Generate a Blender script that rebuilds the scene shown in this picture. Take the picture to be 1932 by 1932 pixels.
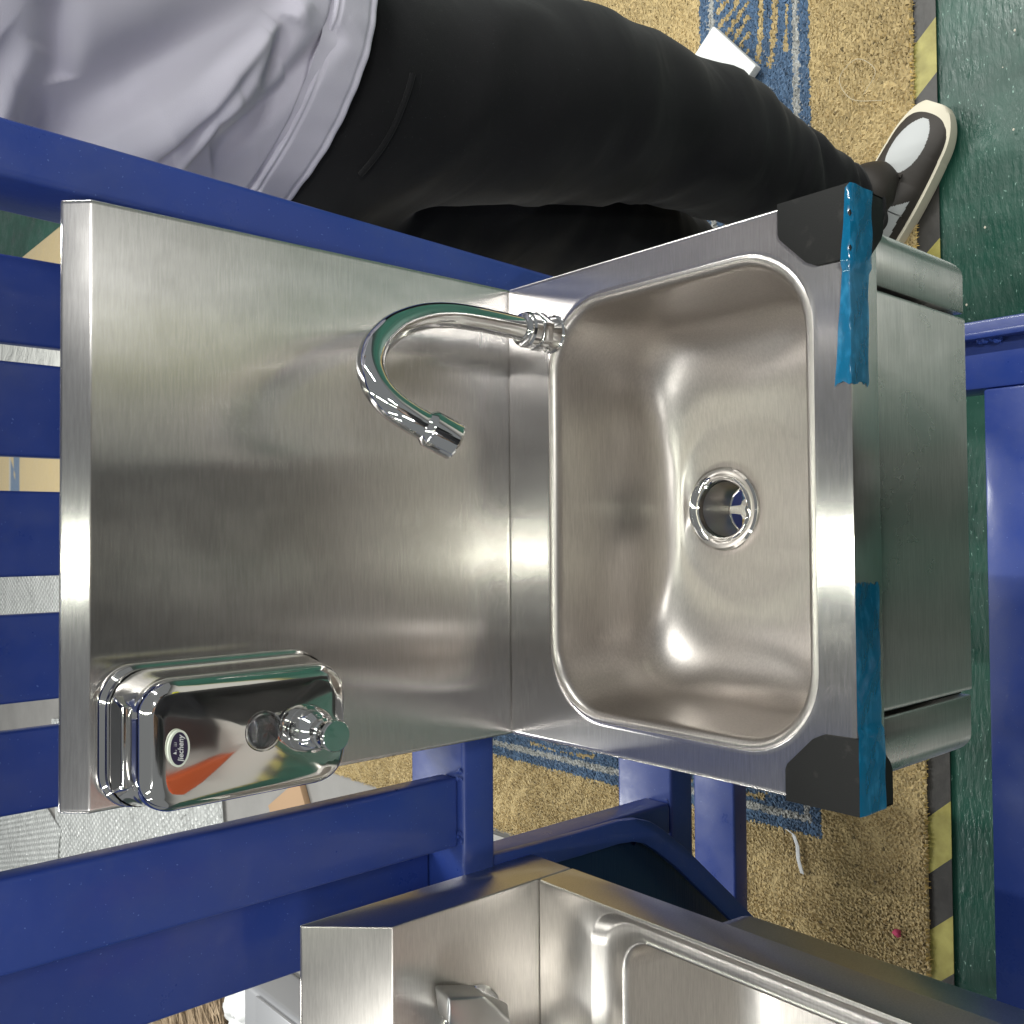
import bpy, bmesh, math, random
import numpy as np
from mathutils import Vector, Matrix, noise as mnoise
random.seed(7); rng = np.random.default_rng(7)
for o in list(bpy.data.objects): bpy.data.objects.remove(o)
sc = bpy.context.scene
COL = sc.collection

# ------------------------------------------------------------------ camera
cam_d = bpy.data.cameras.new('camera'); cam = bpy.data.objects.new('camera', cam_d); COL.objects.link(cam)
Rm = Matrix(((1.0, .007, -.025), (-.024, .661, -.75), (.011, .751, .661)))
ex = Vector((Rm[0][0], Rm[1][0], Rm[2][0])).normalized()      # world right (up in the picture: the phone was held sideways)
ez = Vector((Rm[0][2], Rm[1][2], Rm[2][2])).normalized()
ey = ez.cross(ex).normalized()
M = Matrix.Identity(4)
for i in range(3):
    M[i][0] = -ey[i]; M[i][1] = ex[i]; M[i][2] = ez[i]
M[0][3], M[1][3], M[2][3] = -.024, -.678, .594
cam.matrix_world = M
cam_d.sensor_width = 36; cam_d.lens = 36 * 1800.0 / 1932; cam_d.clip_start = .02; cam_d.clip_end = 100
sc.camera = cam

# ------------------------------------------------------------------ world, exposure, lamps
W = bpy.data.worlds.new('World'); sc.world = W; W.use_nodes = True
W.node_tree.nodes['Background'].inputs[0].default_value = (.80, .84, .86, 1)
W.node_tree.nodes['Background'].inputs[1].default_value = .21
sc.view_settings.view_transform = 'Standard'; sc.view_settings.look = 'None'
sc.view_settings.exposure = 0.30; sc.view_settings.gamma = 1

FLOOR = -.82
# ------------------------------------------------------------------ helpers
def new_mesh(name, verts, faces, mats=(), parent=None, smooth=None, mi=None):
    me = bpy.data.meshes.new(name)
    me.from_pydata([tuple(v) for v in verts], [], [tuple(f) for f in faces]); me.update()
    for m in mats: me.materials.append(m)
    if mi is not None: me.polygons.foreach_set('material_index', mi)
    o = bpy.data.objects.new(name, me); COL.objects.link(o)
    if parent: o.parent = parent
    if smooth is not None: shade(o, smooth)
    return o
def shade(o, ang=35):
    me = o.data
    me.polygons.foreach_set('use_smooth', [True] * len(me.polygons))
    if ang < 179: me.set_sharp_from_angle(angle=math.radians(ang))
def from_bm(name, bm, mats=(), parent=None, smooth=35):
    me = bpy.data.meshes.new(name); bmesh.ops.recalc_face_normals(bm, faces=bm.faces[:]); bm.to_mesh(me); bm.free()
    for m in mats: me.materials.append(m)
    o = bpy.data.objects.new(name, me); COL.objects.link(o)
    if parent: o.parent = parent
    shade(o, smooth); return o
def empty(name, loc=(0, 0, 0)):
    o = bpy.data.objects.new(name, None); o.empty_display_size = .05; COL.objects.link(o); o.location = loc
    bpy.context.view_layer.update(); return o
def keep(o, root):              # child keeps its world place under a moved empty
    o.parent = root; o.matrix_parent_inverse = Matrix.Translation(-root.location); return o
def tag(o, label=None, cat=None, group=None, kind=None):
    if label: o['label'] = label
    if cat: o['category'] = cat
    if group: o['group'] = group
    if kind: o['kind'] = kind
    return o
def rbox(bm, x0, x1, y0, y1, z0, z1, r=.001, seg=2, mat=None):
    b = bmesh.new(); bmesh.ops.create_cube(b, size=1)
    for v in b.verts:
        v.co = Vector(((x0 + x1) / 2 + v.co.x * (x1 - x0), (y0 + y1) / 2 + v.co.y * (y1 - y0), (z0 + z1) / 2 + v.co.z * (z1 - z0)))
    if r > 0: bmesh.ops.bevel(b, geom=b.edges[:], offset=r, segments=seg, profile=.5, affect='EDGES')
    if mat: bmesh.ops.transform(b, matrix=mat, verts=b.verts)
    merge(bm, b)
def merge(bm, b):
    me = bpy.data.meshes.new('tmp'); b.to_mesh(me); b.free(); bm.from_mesh(me); bpy.data.meshes.remove(me)
def box(name, dims, mat, parent=None, r=.001, seg=2, smooth=35):
    bm = bmesh.new(); rbox(bm, *dims, r=r, seg=seg); return from_bm(name, bm, (mat,), parent, smooth)
def beam(name, p0, p1, w, d, mat, parent=None, r=.004, seg=3):
    """square tube from p0 to p1: w across X-ish, d across Y; p0,p1 are centres of the section"""
    p0, p1 = Vector(p0), Vector(p1); L = (p1 - p0).length; dz = (p1 - p0).normalized()
    dy = Vector((0, 1, 0)); dy = (dy - dz * dy.dot(dz)).normalized(); dx = dy.cross(dz)
    m = Matrix((dx, dy, dz)).transposed().to_4x4(); m.translation = (p0 + p1) / 2
    bm = bmesh.new(); rbox(bm, -w / 2, w / 2, -d / 2, d / 2, -L / 2, L / 2, r=r, seg=seg, mat=m)
    return from_bm(name, bm, (mat,), parent)
def tube(name, pts, rad, mat, parent=None, n=24, caps=True, smooth=50):
    pts = [Vector(p) for p in pts]; rad = rad if hasattr(rad, '__len__') else [rad] * len(pts)
    V, F = [], []; up = None
    for i, p in enumerate(pts):
        t = (pts[min(i + 1, len(pts) - 1)] - pts[max(i - 1, 0)])
        if t.length < 1e-9: t = pts[-1] - pts[0]
        t.normalize()
        if up is None: up = t.orthogonal().normalized()
        up = (up - t * up.dot(t)).normalized(); s = t.cross(up)
        for k in range(n):
            a = 2 * math.pi * k / n; V.append(p + (up * math.cos(a) + s * math.sin(a)) * rad[i])
    for i in range(len(pts) - 1):
        for k in range(n):
            a, b = i * n + k, i * n + (k + 1) % n; F.append((a, b, b + n, a + n))
    if caps:
        F.append(tuple(range(n))[::-1]); F.append(tuple((len(pts) - 1) * n + k for k in range(n)))
    return new_mesh(name, V, F, (mat,), parent, smooth)
def lathe(name, prof, origin, axis, mat, parent=None, n=48, smooth=40):
    """prof: (radius, height along axis)"""
    ax = Vector(axis).normalized(); u = ax.orthogonal().normalized(); w = ax.cross(u); O = Vector(origin); V, F = [], []
    for r, h in prof:
        for k in range(n):
            a = 2 * math.pi * k / n; V.append(O + ax * h + (u * math.cos(a) + w * math.sin(a)) * r)
    for i in range(len(prof) - 1):
        for k in range(n):
            a, b = i * n + k, i * n + (k + 1) % n; F.append((a, b, b + n, a + n))
    return new_mesh(name, V, F, (mat,), parent, smooth)
def rrect(a, b, r, nc=10, ne=8, cx=0, cy=0):
    pts = []; r = min(r, a, b)
    cs = [(a - r, b - r, 0), (-(a - r), b - r, 90), (-(a - r), -(b - r), 180), (a - r, -(b - r), 270)]
    for i, (x, y, s) in enumerate(cs):
        for k in range(nc + 1):
            t = math.radians(s + 90 * k / nc); pts.append((cx + x + r * math.cos(t), cy + y + r * math.sin(t)))
        nx, ny, ns = cs[(i + 1) % 4]; t = math.radians(s + 90)
        x0, y0 = x + r * math.cos(t), y + r * math.sin(t); x1, y1 = nx + r * math.cos(t), ny + r * math.sin(t)
        for k in range(1, ne): pts.append((cx + x0 + (x1 - x0) * k / ne, cy + y0 + (y1 - y0) * k / ne))
    return pts
def rings(name, rs, mat, parent=None, cap0=False, cap1=False, smooth=40):
    n = len(rs[0]); V = [p for r in rs for p in r]; F = []
    for i in range(len(rs) - 1):
        for k in range(n):
            a, b = i * n + k, i * n + (k + 1) % n; F.append((a, b, b + n, a + n))
    if cap0: F.append(tuple(range(n))[::-1])
    if cap1: F.append(tuple((len(rs) - 1) * n + k for k in range(n)))
    o = new_mesh(name, V, F, (mat,), parent)
    bm = bmesh.new(); bm.from_mesh(o.data); bmesh.ops.recalc_face_normals(bm, faces=bm.faces[:]); bm.to_mesh(o.data); bm.free()
    shade(o, smooth); return o
def prism(name, poly, x0, x1, mat, parent=None, bev=.0012, axis='x', seg=2, smooth=35):
    """poly in the plane across the axis: for x -> (y,z); y -> (x,z); z -> (x,y)"""
    f = {'x': lambda t, p: (t, p[0], p[1]), 'y': lambda t, p: (p[0], t, p[1]), 'z': lambda t, p: (p[0], p[1], t)}[axis]
    bm = bmesh.new(); A = [bm.verts.new(f(x0, p)) for p in poly]; B = [bm.verts.new(f(x1, p)) for p in poly]; n = len(poly)
    bm.faces.new(A); bm.faces.new(B[::-1])
    for i in range(n): bm.faces.new((A[i], B[i], B[(i + 1) % n], A[(i + 1) % n]))
    bmesh.ops.recalc_face_normals(bm, faces=bm.faces[:])
    if bev > 0: bmesh.ops.bevel(bm, geom=bm.edges[:], offset=bev, segments=seg, profile=.5, affect='EDGES')
    return from_bm(name, bm, (mat,), parent, smooth)

def wavy(o, nx, nz, fn, cond):
    """cut a panel into strips and give it the slight waviness of real sheet metal"""
    bm = bmesh.new(); bm.from_mesh(o.data); xs = [v.co.x for v in bm.verts]; zs = [v.co.z for v in bm.verts]
    for k in range(1, nx): bmesh.ops.bisect_plane(bm, geom=bm.verts[:] + bm.edges[:] + bm.faces[:], plane_co=(min(xs) + (max(xs) - min(xs)) * k / nx, 0, 0), plane_no=(1, 0, 0))
    for k in range(1, nz): bmesh.ops.bisect_plane(bm, geom=bm.verts[:] + bm.edges[:] + bm.faces[:], plane_co=(0, 0, min(zs) + (max(zs) - min(zs)) * k / nz), plane_no=(0, 0, 1))
    for a_ in (.0032, .008):
        for c_ in (min(xs) + a_, max(xs) - a_): bmesh.ops.bisect_plane(bm, geom=bm.verts[:] + bm.edges[:] + bm.faces[:], plane_co=(c_, 0, 0), plane_no=(1, 0, 0))
    for c_ in (.0035, .008, .3755): bmesh.ops.bisect_plane(bm, geom=bm.verts[:] + bm.edges[:] + bm.faces[:], plane_co=(0, 0, c_), plane_no=(0, 0, 1))
    for v in bm.verts:
        if cond(v.co): v.co.y += fn(v.co.x, v.co.z)
    bm.to_mesh(o.data); bm.free(); shade(o, 35)
# ------------------------------------------------------------------ materials
def mat(name, col=(.5, .5, .5), rough=.5, metal=0, **kw):
    m = bpy.data.materials.new(name); m.use_nodes = True; b = m.node_tree.nodes['Principled BSDF']
    b.inputs['Base Color'].default_value = (*col, 1); b.inputs['Roughness'].default_value = rough; b.inputs['Metallic'].default_value = metal
    for k, v in kw.items(): b.inputs[k.replace('_', ' ')].default_value = v
    return m
class N:
    def __init__(s, m): s.m = m; s.t = m.node_tree; s.b = s.t.nodes['Principled BSDF']
    def n(s, typ, **kw):
        x = s.t.nodes.new(typ)
        for k, v in kw.items():
            if k.startswith('_'): setattr(x, k[1:], v)
            else: x.inputs[k.replace('_', ' ')].default_value = v
        return x
    def l(s, a, b): s.t.links.new(a, b)
    def coord(s, scale=(1, 1, 1), obj=True):
        if not hasattr(s, 'tc'): s.tc = s.n('ShaderNodeTexCoord')
        mp = s.n('ShaderNodeMapping', Scale=scale); s.l(s.tc.outputs['Object'], mp.inputs['Vector']); return mp.outputs[0]
    def noise(s, scale=(1, 1, 1), detail=3, rough=.55, sc=1.0, dist=0):
        x = s.n('ShaderNodeTexNoise', Scale=sc, Detail=detail, Roughness=rough, Distortion=dist); s.l(s.coord(scale), x.inputs['Vector']); return x.outputs['Fac']
    def ramp(s, fac, stops):
        r = s.n('ShaderNodeValToRGB'); e = r.color_ramp.elements
        while len(e) < len(stops): e.new(.5)
        for i, (p, c) in enumerate(stops):
            e[i].position = p; e[i].color = (*c, 1) if hasattr(c, '__len__') else (c, c, c, 1)
        s.l(fac, r.inputs[0]); return r.outputs[0]
    def mix(s, fac, a, b, mode='MIX'):
        x = s.n('ShaderNodeMix', _data_type='RGBA', _blend_type=mode)
        for v, i in ((fac, 0), (a, 6), (b, 7)):
            if hasattr(v, 'links'): s.l(v, x.inputs[i])
            else: x.inputs[i].default_value = (*v, 1) if hasattr(v, '__len__') else v
        return x.outputs[2]
    def math(s, op, a, b=0):
        x = s.n('ShaderNodeMath', _operation=op)
        for v, i in ((a, 0), (b, 1)):
            if hasattr(v, 'links'): s.l(v, x.inputs[i])
            else: x.inputs[i].default_value = v
        return x.outputs[0]
    def bump(s, h, strength=.3, dist=.001, prev=None):
        x = s.n('ShaderNodeBump', Strength=strength, Distance=dist); s.l(h, x.inputs['Height'])
        if prev: s.l(prev, x.inputs['Normal'])
        return x.outputs[0]
    def normal(s, nn): s.l(nn, s.b.inputs['Normal'])
    def color(s, c): s.l(c, s.b.inputs['Base Color'])
    def rough(s, c): s.l(c, s.b.inputs['Roughness'])

def steel(name, col=(.67, .645, .63), rough=.215, aniso=1.0, grain=True, wave=1.0, tangent=(1, 0, 0), finest=1.0):
    m = mat(name, col, rough, 1.0); w = N(m)
    if aniso:
        c = w.n('ShaderNodeCombineXYZ'); c.inputs[0].default_value, c.inputs[1].default_value, c.inputs[2].default_value = tangent
        w.l(c.outputs[0], w.b.inputs['Tangent']); w.b.inputs['Anisotropic'].default_value = aniso; w.b.inputs['Anisotropic Rotation'].default_value = .25
    g = w.noise((30, 700, 700), 1, .5)
    pn = None
    pn = w.bump(g, .05 * finest, .0003, pn) if grain else pn
    if pn: w.normal(pn)
    smudge = w.noise((10, 7, 7), 4, .6)
    scr = w.ramp(w.noise((2.5, 260, 260), 2, .5), [(.66, 0.), (.70, 1.)])
    prints = w.ramp(w.noise((38, 38, 38), 5, .7, dist=.8), [(.25, 0.), (.95, 1.)])
    base_r = w.ramp(smudge, [(.3, rough - .025), (.7, rough + .05)])
    w.rough(w.math('ADD', w.math('ADD', base_r, w.math('MULTIPLY', scr, .008)), w.math('MULTIPLY', prints, .010)))
    w.color(w.mix(w.ramp(w.noise((45, 620, 620), 3, .75), [(.3, 0.), (.7, 1.)]), tuple(c * .86 for c in col), tuple(c * 1.08 for c in col)))
    return m
M_STEEL = steel('brushed_steel')
M_STEEL_D = steel('brushed_steel_apron', (.66, .64, .62), .27, 1.0, wave=.6)
M_STEEL_2 = steel('brushed_steel_neighbour', (.58, .55, .515), .31, .8, wave=.6)
M_BASIN = steel('satin_steel_basin', (.54, .505, .475), .34, 0, wave=.05, finest=.4)
M_CHROME = mat('polished_chrome', (.80, .80, .79), .035, 1.0)
M_POLISH = mat('mirror_polished_steel', (.76, .745, .72), .06, 1.0)
w_ = N(M_POLISH); w_.normal(w_.bump(w_.noise((14, 14, 14), 2), .12, .002))
M_DARKSTEEL = mat('dull_steel_tube', (.42, .39, .36), .38, 1.0)
def paint(name, col):
    m = mat(name, col, .34, 0, Specular_IOR_Level=.5, Coat_Weight=.2, Coat_Roughness=.12); w = N(m)
    w.normal(w.bump(w.noise((260, 260, 260), 3), .10, .0008, w.bump(w.noise((22, 22, 22), 2), .10, .004)))
    sp = w.ramp(w.noise((420, 420, 420), 1), [(.74, 0.), (.79, 1.)])
    w.color(w.mix(sp, w.mix(w.noise((9, 9, 9), 3), tuple(c * .9 for c in col), tuple(min(1, c * 1.12) for c in col)), (.10, .16, .42)))
    w.rough(w.ramp(w.noise((16, 16, 16), 5, .7), [(.3, .24), (.7, .50)]))
    dust = w.ramp(w.noise((7, 7, 7), 6, .7), [(.45, 0.), (.8, .35)]); prev = w.b.inputs['Base Color'].links[0].from_socket
    w.color(w.mix(dust, prev, (.09, .11, .20))); return m
M_BLUE = paint('blue_enamel_paint', (.020, .046, .235))
M_RUBBER = mat('black_plastic', (.012, .0118, .0118), .7, 0, Specular_IOR_Level=.3)
w_ = N(M_RUBBER); w_.normal(w_.bump(w_.noise((900, 900, 900), 2), .25, .0005)); w_.color(w_.mix(w_.ramp(w_.noise((60, 60, 60), 4), [(.58, 0.), (.75, 1.)]), (.011, .011, .011), (.035, .033, .031)))
M_TAPE = mat('blue_film_tape', (.0, .10, .24), .13, 0, Alpha=.80)
w_ = N(M_TAPE); w_.normal(w_.bump(w_.noise((30, 90, 90), 2, dist=1.), .15, .0006)); w_.color(w_.mix(w_.ramp(w_.noise((70, 160, 160), 3), [(.5, 0.), (.72, 1.)]), (.0, .13, .27), (.02, .22, .42)))
M_BLACKGAP = mat('painted_gap_shade', (.01, .01, .01), .8)  # near-black colour standing in for the shade in the panel gaps
def fabric(name, col, rough=.9, weave=.4, sheen=.3):
    m = mat(name, col, rough, 0, Sheen_Weight=sheen, Sheen_Roughness=.5, Specular_IOR_Level=.2); w = N(m)
    w.normal(w.bump(w.noise((900, 900, 900), 2), weave, .0005)); return m
M_SHIRT = fabric('pale_lilac_grey_cotton', (.54, .515, .60), weave=.25)
M_TROUSER = fabric('black_trouser_fabric', (.006, .0058, .007), .85, .3, .10)
w_ = N(M_TROUSER); cr = w_.n('ShaderNodeTexNoise', Scale=1.0, Detail=2, Roughness=.5, Distortion=.6); w_.l(w_.coord((8, 8, 18)), cr.inputs['Vector'])
w_.normal(w_.bump(w_.noise((900, 900, 900), 2), .35, .0006, w_.bump(cr.outputs['Fac'], .28, .010)))
w_.color(w_.mix(w_.ramp(w_.noise((480, 480, 480), 1), [(.72, 0.), (.78, 1.)]), (.006, .0058, .007), (.025, .025, .028)))
M_SKIN = mat('skin', (.50, .30, .21), .55)
M_HAIR = mat('black_hair', (.01, .009, .008), .5)
M_WHITELEATHER = mat('grey_white_leather', (.45, .46, .46), .6)
M_BLACKLEATHER = mat('dark_brown_black_leather', (.03, .024, .02), .6)
M_SOLE = mat('cream_rubber_sole', (.62, .57, .45), .55)
M_WHITE = mat('white_foam', (.62, .63, .63), .7)
M_CARD = mat('brown_cardboard', (.34, .22, .13), .8)

# ------------------------------------------------------------------ the setting: floor
def sheet(name, x0, x1, y0, y1, z, m, kind='structure'):
    o = new_mesh(name, [(x0, y0, z), (x1, y0, z), (x1, y1, z), (x0, y1, z)], [(0, 1, 2, 3)], (m,)); o['kind'] = kind; return o
M_GREEN = mat('green_epoxy_floor_paint', (.016, .10, .066), .35); w_ = N(M_GREEN)
w_.color(w_.mix(w_.ramp(w_.noise((110, 230, 160), 3, .6), [(.66, 0.), (.73, 1.)]),
        w_.mix(w_.ramp(w_.noise((7, 3, 3), 5, .65), [(.3, 0.), (.7, 1.)]), (.004, .034, .023), (.015, .082, .056)), (.22, .36, .30)))
w_.normal(w_.bump(w_.noise((40, 130, 40), 4), .5, .003)); w_.rough(w_.ramp(w_.noise((12, 12, 12), 4), [(.3, .25), (.7, .5)]))
M_CONC = mat('grey_floor_paint', (.21, .20, .195), .6); w_ = N(M_CONC)
w_.color(w_.mix(w_.noise((5, 5, 5), 6, .65), (.15, .145, .14), (.27, .26, .25))); w_.normal(w_.bump(w_.noise((90, 90, 90), 4), .3, .002))
M_DARKMAT = mat('charcoal_floor_mat', (.045, .044, .045), .75); w_ = N(M_DARKMAT)
w_.color(w_.mix(w_.ramp(w_.noise((120, 120, 120), 4), [(.5, 0.), (.75, 1.)]), (.035, .034, .036), (.12, .115, .11))); w_.normal(w_.bump(w_.noise((300, 300, 300), 3), .5, .002))
sheet('floor', -12, 12, -12, 14, FLOOR, M_GREEN)
M_CONC2 = mat('pale_grey_concrete', (.34, .33, .31), .6)
sheet('far_grey_floor', -12, 12, -12, -2.1, FLOOR + .003, M_CONC2)
sheet('grey_floor_zone', -3.2, 1.25, .07, 5.6, FLOOR + .003, M_CONC)
sheet('charcoal_floor_strip', -3.2, 1.25, -.035, .36, FLOOR + .005, M_DARKMAT)
M_HAZ = mat('black_yellow_hazard_tape', (.5, .42, .05), .45); w_ = N(M_HAZ)
sx = w_.n('ShaderNodeSeparateXYZ'); w_.l(w_.coord(), sx.inputs[0])
f_ = w_.math('ADD', sx.outputs[0], w_.math('MULTIPLY', sx.outputs[1], .9)); f_ = w_.math('MULTIPLY', w_.math('SUBTRACT', w_.math('MULTIPLY', f_, -1), .458), 1 / .166)
f_ = w_.math('LESS_THAN', w_.math('FRACT', f_), .5)
w_.color(w_.mix(f_, w_.mix(w_.noise((60, 60, 60), 4), (.012, .012, .012), (.05, .045, .04)), w_.mix(w_.ramp(w_.noise((25, 25, 25), 5), [(.35, 0.), (.7, 1.)]), (.22, .19, .04), (.40, .36, .10))))
w_.normal(w_.bump(w_.noise((60, 60, 60), 3), .3, .002))
tag(box('hazard_tape', (-2.9, 1.3, -.046, .07, FLOOR + .0052, FLOOR + .0065), M_HAZ, r=0), 'black and yellow striped tape stuck on the green floor along the rug', 'floor tape')

# ------------------------------------------------------------------ rugs
def rug_color(x, y, X0, Y0):
    """x,y numpy arrays; woven pattern: beige field, blue border with beige fans and dots"""
    beige = np.array([.50, .385, .195]); blue = np.array([.085, .145, .24]); pale = np.array([.40, .40, .38])
    u = np.minimum(x - X0, 99); v = y - Y0
    c = np.repeat(beige[None], len(x), 0)
    d = np.minimum(u, v)                                  # distance inside the border frame (left and front sides)
    band = (d > 0) & (d < .222)
    c[band] = blue
    for a in (.026, .196): c[(np.abs(d - a) < .006) & (d > 0)] = pale
    along = np.where(v < u, u, v); s = (along + .043) % .40 - .2; t = d - .030
    inb = (d > .040) & (d < .184)
    ribs = inb & (s > -.075) & (s < .165) & (t < .078) & (np.sin((t - .9 * (s - .05) ** 2) * 2 * math.pi / .027) > .30) & (np.abs(s - .045) < .115 - .6 * np.abs(t - .045))
    arcs = inb & (s > -.075) & (s < .175) & (t > .086) & (np.sin((s + 2.2 * (t - .15) ** 2 * np.sign(t - .12) + .6 * (t - .12)) * 2 * math.pi / .028) > .30)
    c[ribs | arcs] = beige * .92
    for cx, cy, rr_ in ((-.140, .075, .0145), (-.105, .060, .010), (-.108, .092, .012), (-.142, .112, .011), (-.172, .092, .013), (-.178, .060, .012), (-.142, .036, .011), (-.118, .126, .009)):
        c[inb & (np.hypot(s - cx, (t - cy) * 1.1) < rr_)] = beige * .92
    return c
def vnoise(x, y, s, seed=0):
    return np.array([mnoise.noise(Vector((a * s, b * s, seed))) for a, b in zip(x, y)])
def attr_mat(name, bumpscale=260):
    m = mat(name, (.4, .3, .15), .95, 0, Sheen_Weight=.25, Specular_IOR_Level=.1); w = N(m)
    a = w.n('ShaderNodeAttribute', _attribute_name='col')
    w.color(w.mix(w.ramp(w.noise((140, 140, 140), 3), [(.3, 0.), (.7, 1.)]), w.mix(1.0, a.outputs['Color'], (.86, .85, .84), 'MULTIPLY'), w.mix(1.0, a.outputs['Color'], (1., 1., 1.), 'MULTIPLY')))
    w.normal(w.bump(w.noise((bumpscale,) * 3, 3), .9, .004, w.bump(w.noise((9, 9, 9), 3), .5, .02))); return m
M_RUG = attr_mat('woven_pile_rug')
def set_col(me, cols):
    a = me.color_attributes.new('col', 'FLOAT_COLOR', 'POINT'); a.data.foreach_set('color', np.concatenate([cols, np.ones((len(cols), 1))], 1).astype(np.float32).ravel())
def rug(name, x0, x1, y0, y1, step, X0, Y0, label, tuft=None):
    root = empty(name, ((x0 + x1) / 2, (y0 + y1) / 2, FLOOR)); tag(root, label, 'rug')
    nx, ny = int((x1 - x0) / step) + 1, int((y1 - y0) / step) + 1
    gx, gy = np.meshgrid(np.linspace(x0, x1, nx), np.linspace(y0, y1, ny)); gx, gy = gx.ravel(), gy.ravel()
    z = np.full(gx.shape, FLOOR + (.0122 if tuft else .014))
    wob = .004 * np.sin(gx * 23) * np.sin(gy * 17 + 1)
    edge = (gx < x0 + step * .5) | (gx > x1 - step * .5) | (gy < y0 + step * .5) | (gy > y1 - step * .5)
    z = z + wob * .3; z[edge] = FLOOR + .008
    cols = rug_color(gx, gy, X0, Y0)
    idx = np.arange(nx * ny).reshape(ny, nx)
    F = np.stack([idx[:-1, :-1], idx[:-1, 1:], idx[1:, 1:], idx[1:, :-1]], -1).reshape(-1, 4)
    o = new_mesh('woven_base', np.stack([gx, gy, z], 1).tolist(), F.tolist(), (M_RUG,)); set_col(o.data, cols); shade(o, 180); keep(o, root)
    if tuft:
        tx0, tx1, ty0, ty1, sp = tuft
        nx, ny = int((tx1 - tx0) / sp), int((ty1 - ty0) / sp)
        gx, gy = np.meshgrid(np.linspace(tx0, tx1, nx), np.linspace(ty0, ty1, ny)); gx, gy = gx.ravel(), gy.ravel(); n = len(gx)
        gx = gx + rng.normal(0, sp * .3, n); gy = gy + rng.normal(0, sp * .3, n)
        big = np.sin(gx * 41 + 3 * np.sin(gy * 27)) * np.sin(gy * 52 + 2 * np.sin(gx * 33)); med = np.sin(gx * 130 + 4 * np.sin(gy * 90)) * np.sin(gy * 150 + 3 * np.sin(gx * 110))
        h = .0026 + .0007 * big + .0006 * med + rng.normal(0, .0005, n)
        bald = big < -.86; h[bald] *= .4
        lean = np.stack([.0020 + rng.normal(0, .0015, n), -.0010 + rng.normal(0, .0015, n)], 1)
        c = rug_color(gx, gy, X0, Y0); shade_v = (1 + rng.normal(0, .09, n))[:, None]
        c = np.clip(c * shade_v, 0.01, 1)
        dirt = (np.sin(gx * 7.3 + 1) * np.sin(gy * 9.1 + 2) * .5 + .5)[:, None]; c = c * (1 - .22 * dirt) * (1 + .03 * med[:, None])
        spot = rng.random(n) < .004; c[spot] *= .35
        ang = rng.random(n) * 6.28; rad = sp * 1.0; V = np.zeros((n, 4, 3))
        for k in range(3):
            V[:, k, 0] = gx + rad * np.cos(ang + k * 2.094); V[:, k, 1] = gy + rad * np.sin(ang + k * 2.094); V[:, k, 2] = FLOOR + .0128
        V[:, 3, 0] = gx + lean[:, 0] + .0003 * med; V[:, 3, 1] = gy + lean[:, 1] - .0003 * med; V[:, 3, 2] = FLOOR + .014 + h
        b = np.arange(n)[:, None] * 4; F = np.stack([np.concatenate([b + i, b + j, b + 3], 1) for i, j in ((0, 1), (1, 2), (2, 0))], 1).reshape(-1, 3)
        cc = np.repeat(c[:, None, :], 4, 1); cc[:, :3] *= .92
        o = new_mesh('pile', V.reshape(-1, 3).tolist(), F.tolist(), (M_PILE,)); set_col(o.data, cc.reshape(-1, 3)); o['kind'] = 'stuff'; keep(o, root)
    return root
M_PILE = mat('rug_yarn', (.4, .3, .15), .95, 0, Sheen_Weight=.2, Specular_IOR_Level=.1); w_ = N(M_PILE); a_ = w_.n('ShaderNodeAttribute', _attribute_name='col'); w_.color(a_.outputs['Color'])
r1 = rug('rug', -.685, 1.3, -.012, 2.05, .012, -.517, .160, 'worn beige pile rug with blue patterned border on the floor under the sinks', (-.68, 1.28, -.009, 2.04, .0046))
r2 = rug('rug', .0, 1.50, 3.3, 6.0, .03, -.1, 4.9, 'distant beige and blue rug glimpsed between the blue slats')
# frayed yellow edge yarn of the near rug
V, F = [], []
for k in range(1500):
    if k < 700: x, y, dx, dy = -.684, .02 + 1.9 * random.random(), -1, 0
    else: x, y, dx, dy = -.68 + 1.9 * random.random(), -.010, 0, -1
    L = random.uniform(.002, .007); j = random.uniform(-.5, .5); b = len(V); z = FLOOR + random.uniform(.006, .018)
    ex_, ey_ = dx + dy * j, dy + dx * j
    V += [(x - .002 * dy, y - .002 * dx, z), (x + .002 * dy, y + .002 * dx, z), (x + ex_ * L, y + ey_ * L, z - .005)]; F.append((b, b + 1, b + 2))
o = new_mesh('edge_fringe', V, F, (mat('yellow_edge_yarn', (.52, .36, .12), .95),)); o['kind'] = 'stuff'; keep(o, r1)

# ------------------------------------------------------------------ blue steel rack
rack = empty('blue_steel_rack', (0, .1, FLOOR))
tag(rack, 'welded blue painted steel tube rack with upright slats that carries the sinks', 'metal rack')
def rk(o): return keep(o, rack)
rk(tag(beam('upright_post', (.2425, .06, .50), (.2006, .06, -.72), .040, .080, M_BLUE, r=.005), 'wide blue post to the right of the splashback'))
# T1 in front, T2 behind it
rk(beam('upright_post', (-.2960, .075, .50), (-.2934, .075, .014), .0675, .025, M_BLUE, r=.004))
rk(beam('upright_post', (-.3810, .122, .50), (-.3790, .122, .0138), .080, .024, M_BLUE, r=.004))
for x0, x1 in ((.195, .127), (.113, .040), (.0135, -.0525), (-.0815, -.149), (-.170, -.2335)):
    rk(beam('slat', ((x0 + x1) / 2, .128, .50), ((x0 + x1) / 2, .128, .018), x0 - x1, .014, M_BLUE, r=.003))
def hrail(name, yf, zt, h, dep, x0=-1.6, x1=.30):
    return rk(box(name, (x0, x1, yf, yf + dep, zt - h, zt), M_BLUE, r=.004, seg=3))
hrail('rail', .055, .0135, .040, .088, -1.6, .196)
hrail('rail', .092, -.346, .043, .090, -1.6, .190)
hrail('rail', .195, -.62, .034, .077, -.62, .1)
hrail('top_rail', .05, .545, .04, .08, -1.6, .265)
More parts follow.
